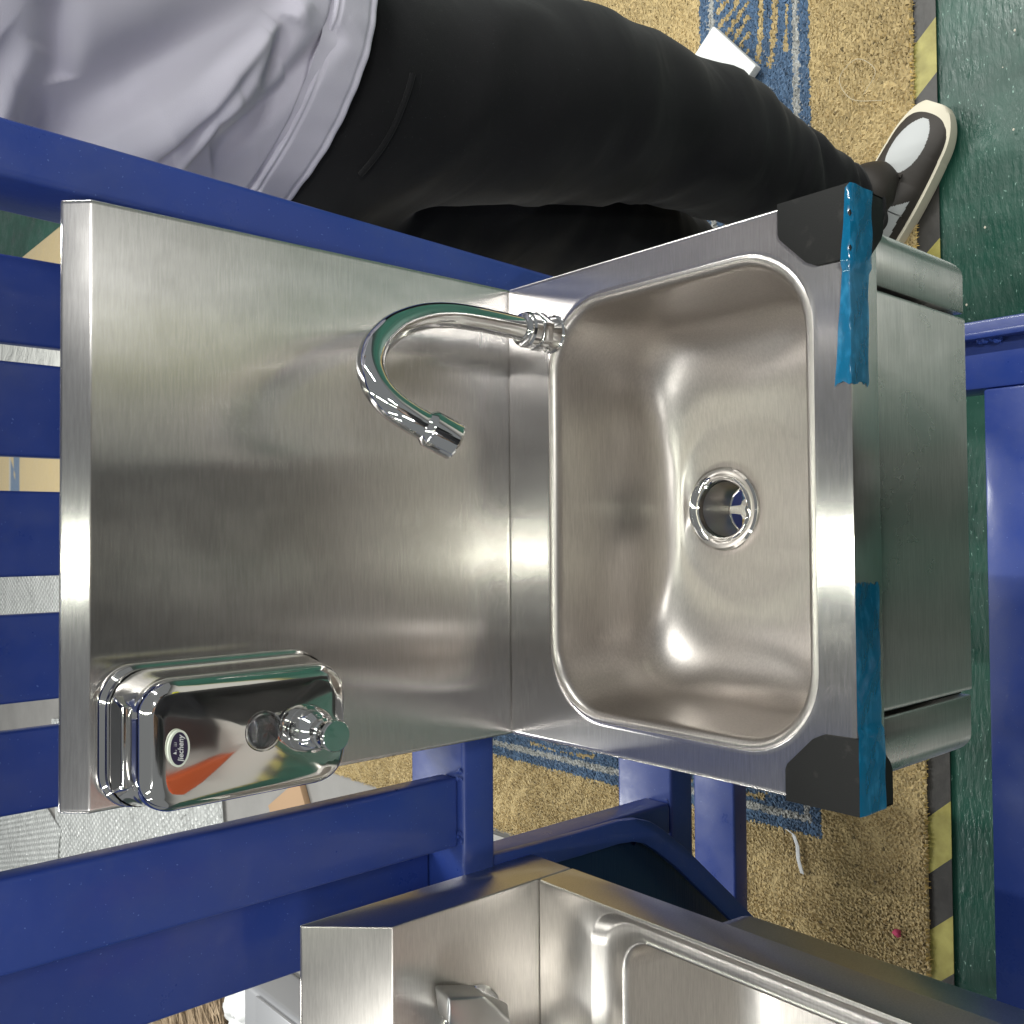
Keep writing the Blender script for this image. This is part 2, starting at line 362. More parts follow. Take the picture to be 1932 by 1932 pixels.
rk(box('leg', (.176, .224, .03, .09, FLOOR, -.715), M_BLUE, r=.004))
rk(box('leg', (-1.60, -1.54, .05, .11, FLOOR, .50), M_BLUE, r=.004))
# bent flat bar frame below the second sink, gusset plate and bolt
def flatbar(name, pts, w, y0, y1, m):
    n = len(pts); L, R_ = [], []
    for i, p in enumerate(pts):
        a = Vector(pts[max(i - 1, 0)]); b = Vector(pts[min(i + 1, n - 1)]); t = (b - a).normalized(); nn = Vector((-t.y, t.x)); p = Vector(p)
        L.append(p + nn * w / 2); R_.append(p - nn * w / 2)
    return prism(name, [(q.x, q.y) for q in L + R_[::-1]], y0, y1, m, None, .002, 'y')
rk(beam('short_post', (-.379, .1135, -.0268), (-.379, .1135, -.3458), .040, .042, M_BLUE, r=.006))
bar = [(-.3565, -.0275), (-.3577, -.0761), (-.3595, -.1542), (-.360, -.214), (-.3632, -.2409), (-.3698, -.2612), (-.383, -.2828), (-.4125, -.3227), (-.4967, -.421), (-.6204, -.5633), (-.7401, -.6992), (-.84, -.80)]
rk(tag(flatbar('brace', bar, .026, .058, .068, M_BLUE), 'bent blue brace running down to the left under the second sink'))
M_TEAL = mat('dark_blue_sheet_metal', (.012, .035, .085), .35, .3); w_ = N(M_TEAL); w_.normal(w_.bump(w_.noise((30, 600, 600), 2), .3, .001))
rk(prism('gusset_plate', [(-.362, -.03), (-.364, -.20), (-.368, -.262), (-.400, -.316), (-.56, -.505), (-.80, -.505), (-.80, -.03)], .0875, .0905, M_TEAL, None, .001, 'y'))
rk(lathe('bolt', [(0, 0), (.0045, 0), (.0045, -.004), (.011, -.0045), (.012, -.006), (.012, -.008)], (-.3890, .0873, -.270), (0, -1, 0), M_CHROME, n=20))
# lower base frame
rk(tag(box('base_plate_rail', (-1.7, .128, -.335, -.252, -.50, -.450), M_BLUE, r=.003), 'broad blue base rail in front of the sink cabinet'))
rk(box('cross_rail', (  .1285, .203, -.334, .04, -.502, -.452), M_BLUE, r=.004))
rk(box('edge_flat_bar', (.180, .187, -.33, -.14, -.4515, -.436), M_BLUE, r=.0015))
V = bmesh.new()
for k in range(26):
    s = random.uniform(.0015, .0035); m4 = Matrix.Translation((.1795 + random.uniform(-.002, .001), -.25 - .0018 * k + (-.03 if k > 12 else 0), -.4495 + random.uniform(0, .003))) @ Matrix.Diagonal((s, s, s, 1))
    bmesh.ops.create_icosphere(V, subdivisions=1, radius=1.3, matrix=m4)
rk(tag(from_bm('weld_bead', V, (mat('painted_weld', (.05, .10, .42), .12, 0, Coat_Weight=1),)), kind='stuff'))
for x, y, z in ((-.257, .060, .0155), (-.317, .060, .0155), (-.362, .10, -.3455)):
    V = bmesh.new()
    for k in range(10):
        s = random.uniform(.0012, .0026); bmesh.ops.create_icosphere(V, subdivisions=1, radius=1, matrix=Matrix.Translation((x + random.uniform(-.006, .006), y + random.uniform(-.004, .004), z)) @ Matrix.Diagonal((s, s, s * .6, 1)))
    rk(tag(from_bm('weld_bead', V, (M_BLUE,)), kind='stuff'))

# ------------------------------------------------------------------ main hand wash sink
H, D, HW = .38, .35, .21
sink = empty('hand_wash_sink', (0, 0, -.188))
tag(sink, 'large stainless steel knee operated hand wash basin with tall splashback and black corner guards', 'sink')
def sk(o, par=None): return keep(o, sink)
spl = prism('splashback', [(-.0001, -.0300), (-.0001, H), (.0145, H + .0145), (.0185, H + .0145), (.0185, -.0300)], -HW, HW, M_STEEL, None, .0014, 'x', 3)
def env(x, z): return math.sin(min(max((x + .21) / .42, 0), 1) * math.pi) ** .6 * math.sin(min(max(z / .38, 0), 1) * math.pi) ** .5
wavy(spl, 84, 30, lambda x, z: env(x, z) * (.00035 * mnoise.noise(Vector((x * 13, z * 2.2, 1))) + .00016 * mnoise.noise(Vector((x * 34, z * 4, 5))) - .0007 * math.exp(-((x - .035 + (z - .25) * .12) / .012) ** 2) * .25), lambda c: c.y < .0012 and .003 < c.z < .379)
sk(spl)
# deck with hole
oc = rrect(HW, D / 2, .003, 10, 8, 0, -D / 2); rim = rrect(.180, .131, .060, 10, 8, 0, -.189)
def ring3(pts, z): return [(x, y, z) for x, y in pts]
def rr(a, b, r, cy=-.189): return rrect(a, b, r, 10, 8, 0, cy)
DB = -D / 2 - .0004
deck_r = [ring3(rrect(HW - .004, D / 2 - .004, .001, 10, 8, 0, DB), -.036), ring3(rrect(HW, D / 2, .003, 10, 8, 0, DB), -.036), ring3(rrect(HW, D / 2, .003, 10, 8, 0, DB), -.0022),
          ring3(rrect(HW - .0006, D / 2 - .0006, .0024, 10, 8, 0, DB), -.0007), ring3(rrect(HW - .0022, D / 2 - .0022, .001, 10, 8, 0, DB), 0),
          ring3(rrect(HW - .0042, D / 2 - .0042, .001, 10, 8, 0, -D / 2), 0), ring3(rr(.1865, .1375, .0665), 0), ring3(rr(.1835, .1345, .0635), 0), ring3(rr(.1825, .1335, .0625), .0003)]
sk(rings('deck', deck_r, M_STEEL))
prof = [(.0, .0003, .0625), (.0015, .0013, .061), (.0035, .0014, .0595), (.0055, .0004, .058), (.0072, -.0018, .057), (.0084, -.0048, .056), (.0092, -.009, .056), (.0105, -.022, .057), (.0125, -.045, .06), (.015, -.068, .064)]
br = [ring3(rr(.1825 - i, .1335 - i, r), z) for i, z, r in prof]
i0, z0, R0 = .015, -.078, .052
for k in range(1, 17):
    a = math.radians(88 * k / 16); q = 1 - math.cos(a); z = z0 - .062 * math.sin(a)
    br.append(ring3(rr(.1825 - i0 - .082 * q, .1335 - i0 - .050 * q, .064 + .004 * q, -.189 + .024 * q), z))
last = br[-1]; zl = last[0][2]; ctr = (0, -.137)
for k in range(1, 7):
    f = k / 6; br.append([(x + (ctr[0] + .0375 * math.cos(math.atan2(y - ctr[1], x - ctr[0])) - x) * f, y + (ctr[1] + .0375 * math.sin(math.atan2(y - ctr[1], x - ctr[0])) - y) * f, zl - .0065 * f ** .8) for x, y, _ in last])
br.append([(ctr[0] + (x - ctr[0]) * .9, ctr[1] + (y - ctr[1]) * .9, z - .003) for x, y, z in br[-1]])
sk(rings('basin', br, M_BASIN, smooth=60))
ZD = br[-2][0][2]
# drain
dr = lathe('drain', [(.0395, -.0005), (.0392, .0012), (.037, .0026), (.033, .0018), (.031, .0002), (.0295, .0004), (.0285, .0013), (.0272, .0006), (.0262, -.003), (.0258, -.012), (.0255, -.045), (.0245, -.046), (.0235, -.0465)], (ctr[0], ctr[1], ZD), (0, 0, 1), M_POLISH, n=64)
sk(dr)
cup = lathe('drain_cup', [(.02575, -.004), (.0250, -.046)], (ctr[0], ctr[1], ZD), (0, 0, 1), M_DARKSTEEL, n=64); keep(cup, sink); 
bm = bmesh.new()
zz = ZD - .0455
V, F = [], []
def annulus(r0, r1, z0_, z1_, n=48):
    b = len(V)
    for k in range(n):
        a = 2 * math.pi * k / n; c, s = math.cos(a), math.sin(a)
        for r, z in ((r0, z0_), (r1, z0_), (r1, z1_), (r0, z1_)): V.append((ctr[0] + r * c, ctr[1] + r * s, z))
    for k in range(n):
        k2 = (k + 1) % n
        for q in range(4): F.append((b + k * 4 + q, b + k * 4 + (q + 1) % 4, b + k2 * 4 + (q + 1) % 4, b + k2 * 4 + q))
annulus(.0065, .0125, zz - .0015, zz)
for k in range(3):
    a = math.radians(90 + 120 * k); t = Vector((math.cos(a), math.sin(a))); nn = Vector((-t.y, t.x)); b = len(V)
    for z in (zz - .0016, zz - .0002):
        for r, s in ((.0115, -.0045), (.0245, -.0035), (.0245, .0035), (.0115, .0045)):
            p = Vector(ctr) + t * r + nn * s; V.append((p.x, p.y, z))
    F += [(b, b + 1, b + 2, b + 3), (b + 4, b + 7, b + 6, b + 5)] + [(b + q, b + 4 + q, b + 4 + (q + 1) % 4, b + (q + 1) % 4) for q in range(4)]
st = new_mesh('strainer', V, F, (M_STEEL,), None, 30); sk(st)
# cabinet apron
ap = -.345
pan = M_STEEL_D
def side_piece(x0, x1, outer):
    bm = bmesh.new(); rbox(bm, x0, x1, ap, ap + .045, -.188, -.034, 0)
    xo = x0 if outer < 0 else x1
    ed = [e for e in bm.edges if all(abs(v.co.x - xo) < 1e-5 for v in e.verts) and (all(v.co.y < ap + 1e-4 for v in e.verts) or all(v.co.z < -.187 for v in e.verts))]
    bmesh.ops.bevel(bm, geom=ed, offset=.013, segments=6, profile=.5, affect='EDGES')
    bmesh.ops.bevel(bm, geom=[e for e in bm.edges if e.calc_face_angle(0) > .6], offset=.0014, segments=2, profile=.5, affect='EDGES')
    return from_bm('side_panel', bm, (pan,), None, 50)
sk(side_piece(.1525, .196, 1)); sk(side_piece(-.198, -.1535, -1))
kp = box('knee_panel', (-.1495, .1485, ap - .001, ap + .02, -.188, -.0365), pan, r=.0016, seg=3)
wavy(kp, 50, 10, lambda x, z: .0003 * mnoise.noise(Vector((x * 10, z * 3, 9))) * math.cos(x / .15 * 1.5), lambda c: c.y < ap)
sk(tag(kp, 'flat middle front panel pushed by the knee'))
for sx_ in (-1, 1): sk(box('side_wall', tuple(sorted((sx_ * .194, sx_ * .1965))) + (ap + .0455, -.001, -.186, -.034), pan, r=.0005))
for x0, x1 in ((.1500, .1520), (-.1530, -.1510)): sk(box('gap_shade_strip', (x0, x1, ap + .007, ap + .02, -.186, -.036), M_BLACKGAP, r=0))  # black strips paint the shade inside the open gaps beside the knee panel
# waste tube below
# corner guards (three-sided black caps)
def guard(s):
    bm = bmesh.new(); t = .0022; xo = s * (HW + t)
    top = [(xo, -.296), (s * .190, -.296), (s * .186, -.2975), (s * .1655, -.318), (s * .1615, -.326), (s * .161, -D - t), (xo, -D - t)]
    front = [(xo, t), (s * .161, t), (s * .161, -.012), (s * .164, -.022), (s * .182, -.0405), (s * .188, -.0435), (xo, -.0435)]
    side = [(-D - t, t), (-.296, t), (-.296, -.020), (-.318, -.0425), (-D - t, -.0435)]
    def slab(poly, f, n):
        A = [bm.verts.new(f(p)) for p in poly]; B = [bm.verts.new(f(p) + Vector(n)) for p in poly]; k = len(poly)
        bm.faces.new(A); bm.faces.new(B[::-1])
        for i in range(k): bm.faces.new((A[i], B[i], B[(i + 1) % k], A[(i + 1) % k]))
    slab(top, lambda p: Vector((p[0], p[1], t)), (0, 0, -t + .0002))
    slab(front, lambda p: Vector((p[0], -D - t, p[1] - .0003)), (0, t - .0002, 0))
    slab(side, lambda p: Vector((xo, p[0], p[1] - .0003)), (-s * (t - .0002), 0, 0))
    bmesh.ops.recalc_face_normals(bm, faces=bm.faces[:])
    bmesh.ops.bevel(bm, geom=[e for e in bm.edges if e.calc_face_angle(0) > .5], offset=.0006, segments=2, profile=.5, affect='EDGES')
    return from_bm('corner_guard', bm, (M_RUBBER,), None, 40)
sk(guard(1)); sk(guard(-1))
# blue film tape strips
def tape(pts_top, pts_bot, n=40, fold=0):
    """strip along X on the front lip; points (x, s) where s<0 below the edge, s>0 on the deck"""
    V, F = [], []
    (xa, ta), (xb, tb) = pts_top; (_, ba), (_, bb) = pts_bot; m = 16
    for i in range(n + 1):
        f = i / n; x = xa + (xb - xa) * f; t = ta + (tb - ta) * f; b = ba + (bb - ba) * f
        if i == n: jag = True
        else: jag = False
        for k in range(m + 1):
            s = t + (b - t) * k / m; xx = x + (random.uniform(-.002, .0022) if jag else 0)
            lift = .0034 + .0003 * math.sin(x * 190 + s * 300) if abs(x) > .155 else .0010 + .0003 * math.sin(x * 160 + s * 210)
            lift += .0002 * math.sin(x * 233) * math.sin(s * 300)
            if s > 0: V.append((xx, -D + s, lift))
            elif s > -.0015: V.append((xx, -D - lift * .7, lift * .7))
            else: V.append((xx, -D - lift - (.0 if s > -.036 else 0), s))
    for i in range(n):
        for k in range(m): a = i * (m + 1) + k; F.append((a, a + 1, a + m + 2, a + m + 1))
    o = new_mesh('tape_strip', V, F, (M_TAPE,), None, 60); return o
sk(tag(tape([(.2120, .0), (.077, .0115)], [(.212, -.026), (.077, -.0215)]), 'short blue film strip at the right corner'))
sk(tag(tape([(-.2120, -.0005), (-.0585, -.0015)], [(-.212, -.031), (-.0585, -.031)]), 'blue film strip at the left corner'))
# faucet
fa = Vector((.157, -.0615, 0)); az = math.radians(55); dv = Vector((-math.sin(az), -math.cos(az), 0))
cur = [(.0, .025), (-.001, .052), (-.002, .088), (0, .118), (.008, .148), (.0240, .179), (.043, .2015), (.057, .213), (.075, .2215), (.0935, .2225), (.108, .2165), (.1195, .2045), (.127, .193)]
def catmull(P, n=8):
    P = [Vector(p) for p in P]; P = [P[0] * 2 - P[1]] + P + [P[-1] * 2 - P[-2]]; out = []
    for i in range(1, len(P) - 2):
        for k in range(n):
            t = k / n; out.append(.5 * ((2 * P[i]) + (P[i + 1] - P[i - 1]) * t + (2 * P[i - 1] - 5 * P[i] + 4 * P[i + 1] - P[i + 2]) * t * t + (-P[i - 1] + 3 * P[i] - 3 * P[i + 1] + P[i + 2]) * t ** 3))
    out.append(P[-2]); return out
c3 = [fa + dv * s + Vector((0, 0, z)) for s, z in cur]; path = catmull(c3)
fau = tube('faucet', path, .0104, M_CHROME, None, 32); sk(fau)
tip = path[-1]; td = (path[-1] - path[-3]).normalized()
keep(lathe('aerator', [(.0, -.006), (.0102, -.006), (.0105, -.003), (.0135, .001), (.0138, .0025), (.0138, .0215), (.0130, .0228), (.0110, .0228), (.0105, .018), (0, .018)], tip, td, M_CHROME, smooth=30), sink)
nut = bmesh.new()
for r_, z0_, z1_ in ((.0175, .012, .024),):
    b = bmesh.new(); bmesh.ops.create_cone(b, cap_ends=True, segments=6, radius1=r_, radius2=r_, depth=z1_ - z0_, matrix=Matrix.Translation((fa.x, fa.y, (z0_ + z1_) / 2)) @ Matrix.Rotation(.35, 4, 'Z')); bmesh.ops.bevel(b, geom=b.edges[:], offset=.0016, segments=3, profile=.5, affect='EDGES'); merge(nut, b)
sk(from_bm('lock_nut', nut, (M_CHROME,), None, 30))
sk(lathe('faucet_collar', [(.0172, 0), (.0172, .0015), (.0155, .003), (.0135, .012), (.0135, .0245), (.0155, .026), (.0158, .033), (.0145, .0352), (.0145, .037), (.012, .0385), (.0095, .039)], fa, (0, 0, 1), M_CHROME, smooth=30))

# ------------------------------------------------------------------ soap dispenser
disp = empty('soap_dispenser', (-.158, 0, .205)); tag(disp, 'mirror polished wall mounted soap dispenser with sight glass and push button on the splashback', 'soap dispenser')
def ds(o): return keep(o, disp)
def xz(cx, cz, a, b, r, y, dome=0): return [(cx + p[0], y, cz + p[1]) for p in rrect(a, b, r, 10, 8)]
A = [(-.1600, .2905, .0490, .0855, .026, -.0003), (-.1600, .2905, .0492, .0857, .026, -.006), (-.1600, .2905, .0478, .0843, .025, -.0085), (-.1600, .2905, .0462, .0827, .024, -.0095),
     (-.1600, .2905, .0455, .0820, .024, -.012), (-.1600, .2905, .0463, .0825, .024, -.0145), (-.1598, .2907, .0468, .0828, .024, -.020)]
ds(rings('back_plate', [xz(*a) for a in A], M_POLISH, smooth=50))
# the main hood, sliding in toward the front
B = []
for y, cx, cz, a, b, r in ((-.0203, -.1598, .2907, .0466, .0826, .025), (-.0235, -.1597, .2912, .0460, .0822, .025), (-.030, -.1590, .2925, .0448, .0808, .024), (-.045, -.1576, .2955, .0434, .0785, .023), (-.060, -.1565, .2985, .0424, .0755, .022), (-.066, -.1560, .2995, .0420, .0745, .022), (-.0705, -.1557, .3002, .0424, .0742, .022),
                         (-.0745, -.1555, .3005, .0422, .0735, .022), (-.0785, -.1553, .3005, .0408, .0720, .021), (-.0812, -.1552, .3005, .0385, .0697, .019), (-.0826, -.1552, .3005, .0355, .0667, .016)):
    B.append(xz(cx, cz, a, b, r, y))
for k in range(1, 9):
    f = k / 8; B.append(xz(-.1552, .3005, .0355 * (1 - f) + .0004, .0667 * (1 - f * .999), .016 * (1 - f) + .0003, -.0826 - .0028 * math.sin(f * math.pi / 2)))
ds(rings('hood', B, M_POLISH, cap1=True, smooth=60))
# lock recess on top
lp = [(-.186, -.0335), (-.130, -.0335), (-.1265, -.0375), (-.131, -.0540), (-.184, -.0540), (-.1895, -.0375)]
ds(prism('lock_frame', lp, .3700, .3768, M_POLISH, None, .0012, 'z', 3))
ds(prism('lock_recess', [(-.158 + (x + .158) * .92, -.0437 + (y + .0437) * .86) for x, y in lp], .3760, .3773, mat('dark_lock_plate', (.03, .03, .032), .7, 0, Specular_IOR_Level=.15), None, .0002, 'z', 1))
YF = -.0853
ds(lathe('sight_glass', [(.0135, 0), (.0135, .0016), (.0125, .0022), (.0112, .0016), (.0104, .003), (.0085, .0052), (.0055, .0064), (.0001, .0068)], (-.1535, -.0842, .2945), (0, -1, .0), mat('clear_plastic', (.78, .78, .80), .05, 0, Transmission_Weight=1.0, IOR=1.49), smooth=50))
ds(lathe('sight_glass_seat', [(.0001, 0), (.0100, 0), (.0100, .0012), (.0001, .0012)], (-.1535, -.0843, .2945), (0, -1, 0), mat('dull_hole', (.20, .20, .205), .25, .8), n=24))
pax = Vector((0.0, -1, -.035)).normalized(); po = Vector((-.1555, -.0825, .2640))
ds(lathe('pump_housing', [(.0165, 0), (.0165, .004), (.0160, .0075), (.0157, .0078), (.0157, .0086), (.0160, .009), (.0150, .016), (.0120, .0225), (.0100, .0245), (.0100, .030), (.0088, .031), (.0080, .0285), (.0060, .0285), (.0052, .030), (.0052, .038), (.004, .038)], po, pax, M_CHROME, smooth=35))
ds(lathe('push_button', [(.004, .0375), (.0085, .0378), (.0104, .0386), (.0105, .0420), (.0099, .0427), (.0001, .0427)], po, pax, M_CHROME, smooth=30))
# oval sticker with lettering
def ellipse(name, a, b, y0, y1, cx, cz, m):
    return prism(name, [(cx + a * math.cos(t), cz + b * math.sin(t)) for t in [2 * math.pi * k / 48 for k in range(48)]], y0, y1, m, None, 0, 'y')
SC = (-.1560, .3530)
M_STK = mat('sticker_white', (.72, .76, .66), .35); M_STKD = mat('sticker_purple_black', (.028, .02, .055), .4)
stk = ellipse('sticker', .0116, .0070, -.0866, -.0838, *SC, M_STK); ds(stk)
o = ellipse('sticker_field', .0103, .0056, -.0868, -.0840, *SC, M_STKD); keep(o, disp)
def text(s, size, loc, m, parent, shear=.25, bold=0.0):
    cu = bpy.data.curves.new('txt', 'FONT'); cu.body = s; cu.size = size; cu.shear = shear; cu.align_x = 'CENTER'; cu.align_y = 'CENTER'; cu.extrude = .00006; cu.offset = bold
    t = bpy.data.objects.new('txt', cu); COL.objects.link(t); t.matrix_world = Matrix.Translation(loc) @ Matrix.Rotation(math.pi / 2, 4, 'X'); bpy.context.view_layer.update()
    me = bpy.data.meshes.new_from_object(t.evaluated_get(bpy.context.evaluated_depsgraph_get())); me.transform(t.matrix_world)
    bpy.data.objects.remove(t); o = bpy.data.objects.new('lettering', me); COL.objects.link(o); me.materials.clear(); me.materials.append(m); keep(o, parent); return o
text('Jiecheny', .0050, (SC[0] - .0002, -.0870, SC[1] - .0010), M_WHITE, disp, .3, .00008)
bm = bmesh.new()
def tri(pts, y=-.0870):
    bm.faces.new([bm.verts.new((SC[0] + x * .8, y, SC[1] + z * .85)) for x, z in pts])
tri([(-.0042, .0022), (-.0018, .0022), (-.0030, .0048)]); tri([(-.0014, .0020), (-.0008, .0020), (-.0004, .0036)])
for k in range(3): tri([(.0022 + k * .0011, .0020), (.0027 + k * .0011, .0020), (.0030 + k * .0015, .0046)])
ds(from_bm('sticker_emblem', bm, (M_WHITE,), None))

# ------------------------------------------------------------------ second sink, lower left
s2 = empty('deep_bowl_sink', (-.62, 0, -.035)); tag(s2, 'second stainless steel sink with thick splashback, cut off beside the main basin', 'sink')
X1, X0 = -.353, -1.02
def s2k(o): return keep(o, s2)
s2k(prism('splashback', [(0, -.0335), (0, .134), (.054, .190), (.057, .190), (.057, -.078), (-.0, -.078)], X0, X1, M_STEEL_2, None, .0012, 'x', 3))
c2x, c2y = (X0 + X1) / 2, -.25
o2 = rrect((X1 - X0) / 2, .2495, .002, 10, 8, c2x, c2y)
def r2_(i, r, z, dx=0): return [(x, y, z) for x, y in rrect((X1 - X0) / 2 - i, .25 - i + .0, r, 10, 8, c2x, c2y + dx)]
dk = [ring3(rrect((X1 - X0) / 2 - .002, .2475, .002, 10, 8, c2x, c2y), -.078), ring3(o2, -.078), ring3(o2, -.0362), ring3(rrect((X1 - X0) / 2 - .0005, .249, .002, 10, 8, c2x, c2y), -.0344), ring3(rrect((X1 - X0) / 2 - .002, .2475, .002, 10, 8, c2x, c2y), -.034)]
def frame(xr, yb, r, z):  # right and back offsets follow the photo; front/left symmetrical
    a = (X1 - X0) / 2; x1 = X1 - xr; x0 = X0 + xr; y1 = -yb; y0 = -.5 + yb * .6
    return [(x, y, z) for x, y in rrect((x1 - x0) / 2, (y1 - y0) / 2, r, 10, 8, (x0 + x1) / 2, (y0 + y1) / 2)]
dk += [frame(.0035, .068, .036, -.034), frame(.005, .0695, .035, -.0350), frame(.010, .079, .032, -.041), frame(.0125, .084, .03, -.0425), frame(.022, .098, .030, -.0425), frame(.024, .100, .030, -.0415), frame(.0255, .102, .030, -.0425), frame(.027, .104, .029, -.047), frame(.030, .107, .028, -.08), frame(.034, .112, .03, -.18), frame(.045, .125, .035, -.205), frame(.07, .15, .03, -.212)]
s2k(rings('deck_and_bowl', dk, M_STEEL_2, cap1=True, smooth=50))
# its chrome lever tap, at the picture's lower edge
ft = empty('lever_tap', (-.46, 0, .08)); tag(ft, 'square chrome lever tap on the splashback of the second sink at the lower picture edge', 'tap')
M_CH2 = mat('dark_chrome', (.55, .55, .55), .28, 1.0)
def P3(poly, y0, y1): return poly
bm = bmesh.new()
pts = [(-.412, -.004, .094), (-.436, -.004, .090), (-.50, -.004, .040), (-.482, -.004, .006), (-.455, -.004, .010), (-.424, -.004, .055)]
ptf = [(-.397, -.055, .118), (-.418, -.055, .118), (-.48, -.058, .070), (-.465, -.058, .052), (-.435, -.058, .054), (-.408, -.056, .080)]
A_ = [bm.verts.new(p) for p in pts]; B_ = [bm.verts.new(p) for p in ptf]
bm.faces.new(A_); bm.faces.new(B_[::-1])
for i in range(6): bm.faces.new((A_[i], B_[i], B_[(i + 1) % 6], A_[(i + 1) % 6]))
bmesh.ops.recalc_face_normals(bm, faces=bm.faces[:]); bmesh.ops.bevel(bm, geom=bm.edges[:], offset=.003, segments=3, profile=.5, affect='EDGES')
keep(from_bm('tap_body', bm, (M_CH2,), None, 40), ft)
keep(lathe('base_ring', [(0, 0), (.034, 0), (.034, .002), (.032, .004), (.0, .004)], (-.462, -.0005, .05), (0, -1, 0), M_CHROME), ft)
keep(tube('tap_spout', catmull([(-.50, -.03, .045), (-.52, -.09, .05), (-.54, -.15, .03)]), .012, M_CHROME), ft)

# ------------------------------------------------------------------ people
def skin_mesh(name, verts, edges, radii, root=0, sub=2):
    me = bpy.data.meshes.new(name); me.from_pydata(verts, edges, []); o = bpy.data.objects.new(name, me); COL.objects.link(o)
    md = o.modifiers.new('s', 'SKIN'); md.use_smooth_shade = True
    for i, d in enumerate(me.skin_vertices[0].data):
        r = radii[i]; d.radius = (r, r) if not hasattr(r, '__len__') else r; d.use_root = (i == root)
    s = o.modifiers.new('ss', 'SUBSURF'); s.levels = sub; s.render_levels = sub
    bpy.context.view_layer.update()
    m2 = bpy.data.meshes.new_from_object(o.evaluated_get(bpy.context.evaluated_depsgraph_get())); bpy.data.objects.remove(o); m2.name = name
    o = bpy.data.objects.new(name, m2); COL.objects.link(o); shade(o, 180); return o
def get_co(me): c = np.empty(len(me.vertices) * 3); me.vertices.foreach_get('co', c); return c.reshape(-1, 3)
def get_no(me): c = np.empty(len(me.vertices) * 3); me.vertices.foreach_get('normal', c); return c.reshape(-1, 3)
def set_co(me, c): me.vertices.foreach_set('co', c.ravel()); me.update()
def body(j, root):
    """one continuous skin body from the joints dictionary"""
    V, E, R = [], [], []
    def add(p, r, link=None):
        V.append(tuple(p)); R.append(r)
        if link is not None: E.append((link, len(V) - 1))
        return len(V) - 1
    pel = add(j['pelvis'], .105); sp = add(j['chest'] * .45 + j['pelvis'] * .55, .095, pel); ch = add(j['chest'], .115, sp); nk0 = add(j['neck'], .075, ch)
    nk = add(j['neck'] * .5 + j['head'] * .5, .052, nk0); hd = add(j['head'] + Vector((0, 0, -.02)), .085, nk); hd2 = add(j['head'] + Vector((0, 0, .06)), .088, hd); add(j['head'] + Vector((0, 0, .13)), .05, hd2)
    fwd = j['face']; add(j['head'] + fwd * .105 + Vector((0, 0, -.01)), .014, hd)
    for s in 'AB':
        h = add(j['hip' + s], .09, pel); k = add(j['knee' + s], .058, add((j['hip' + s] + j['knee' + s]) / 2, .075, h)); c = add(j['knee' + s] * .65 + j['ank' + s] * .35, .055, k); a = add(j['ank' + s], .036, c)
        sh = add(j['sh' + s], .055, ch); el = add(j['elb' + s], .038, sh); wr = add(j['wri' + s], .026, el)
        d = (j['wri' + s] - j['elb' + s]).normalized(); side = d.cross(Vector((0, 0, 1))).normalized(); up = side.cross(d); pm = add(j['wri' + s] + d * .05, .028, wr)
        for q, (o_, L) in enumerate(((-.028, .062), (-.010, .072), (.010, .068), (.028, .055))):
            f0 = add(j['wri' + s] + d * .085 + side * o_, .0095, pm); f1 = add(Vector(V[f0]) + d * L * .5 - up * .004, .0085, f0); add(Vector(V[f1]) + d * L * .4 - up * .014, .0075, f1)
        t0 = add(j['wri' + s] + d * .04 - side * .04, .011, wr); add(Vector(V[t0]) + d * .035 - side * .012, .0095, t0)
    o = skin_mesh('body', V, E, R, 0, 2); o.data.materials.append(M_SKIN); keep(o, root)
    # eyes, mouth, ears, hair
    hc = j['head'] + Vector((0, 0, .03)); side = fwd.cross(Vector((0, 0, 1)))
    b = bmesh.new()
    bmesh.ops.create_icosphere(b, subdivisions=3, radius=1, matrix=Matrix.Translation(hc + Vector((0, 0, .035)) - fwd * .018) @ Matrix.Diagonal((.102, .102, .108, 1)))
    for v in b.verts:
        if (v.co - hc).dot(fwd) > .045 and v.co.z < hc.z + .07: v.co -= fwd * .07
        v.co += Vector([mnoise.noise(v.co * 60 + Vector((k * 9, 0, 0))) * .006 for k in range(3)])
    keep(from_bm('hair', b, (M_HAIR,), None, 180), root)
    for s in (-1, 1):
        b = bmesh.new(); bmesh.ops.create_icosphere(b, subdivisions=2, radius=.011, matrix=Matrix.Translation(j['head'] + fwd * .078 + side * s * .032 + Vector((0, 0, .03)))); keep(from_bm('eye', b, (mat('eye_dark', (.05, .04, .035), .2),), None, 180), root)
        b = bmesh.new(); bmesh.ops.create_icosphere(b, subdivisions=2, radius=1, matrix=Matrix.Translation(j['head'] + side * s * .092 + Vector((0, 0, .015))) @ Matrix.Diagonal((.018, .018, .03, 1))); keep(from_bm('ear', b, (M_SKIN,), None, 180), root)
    return o
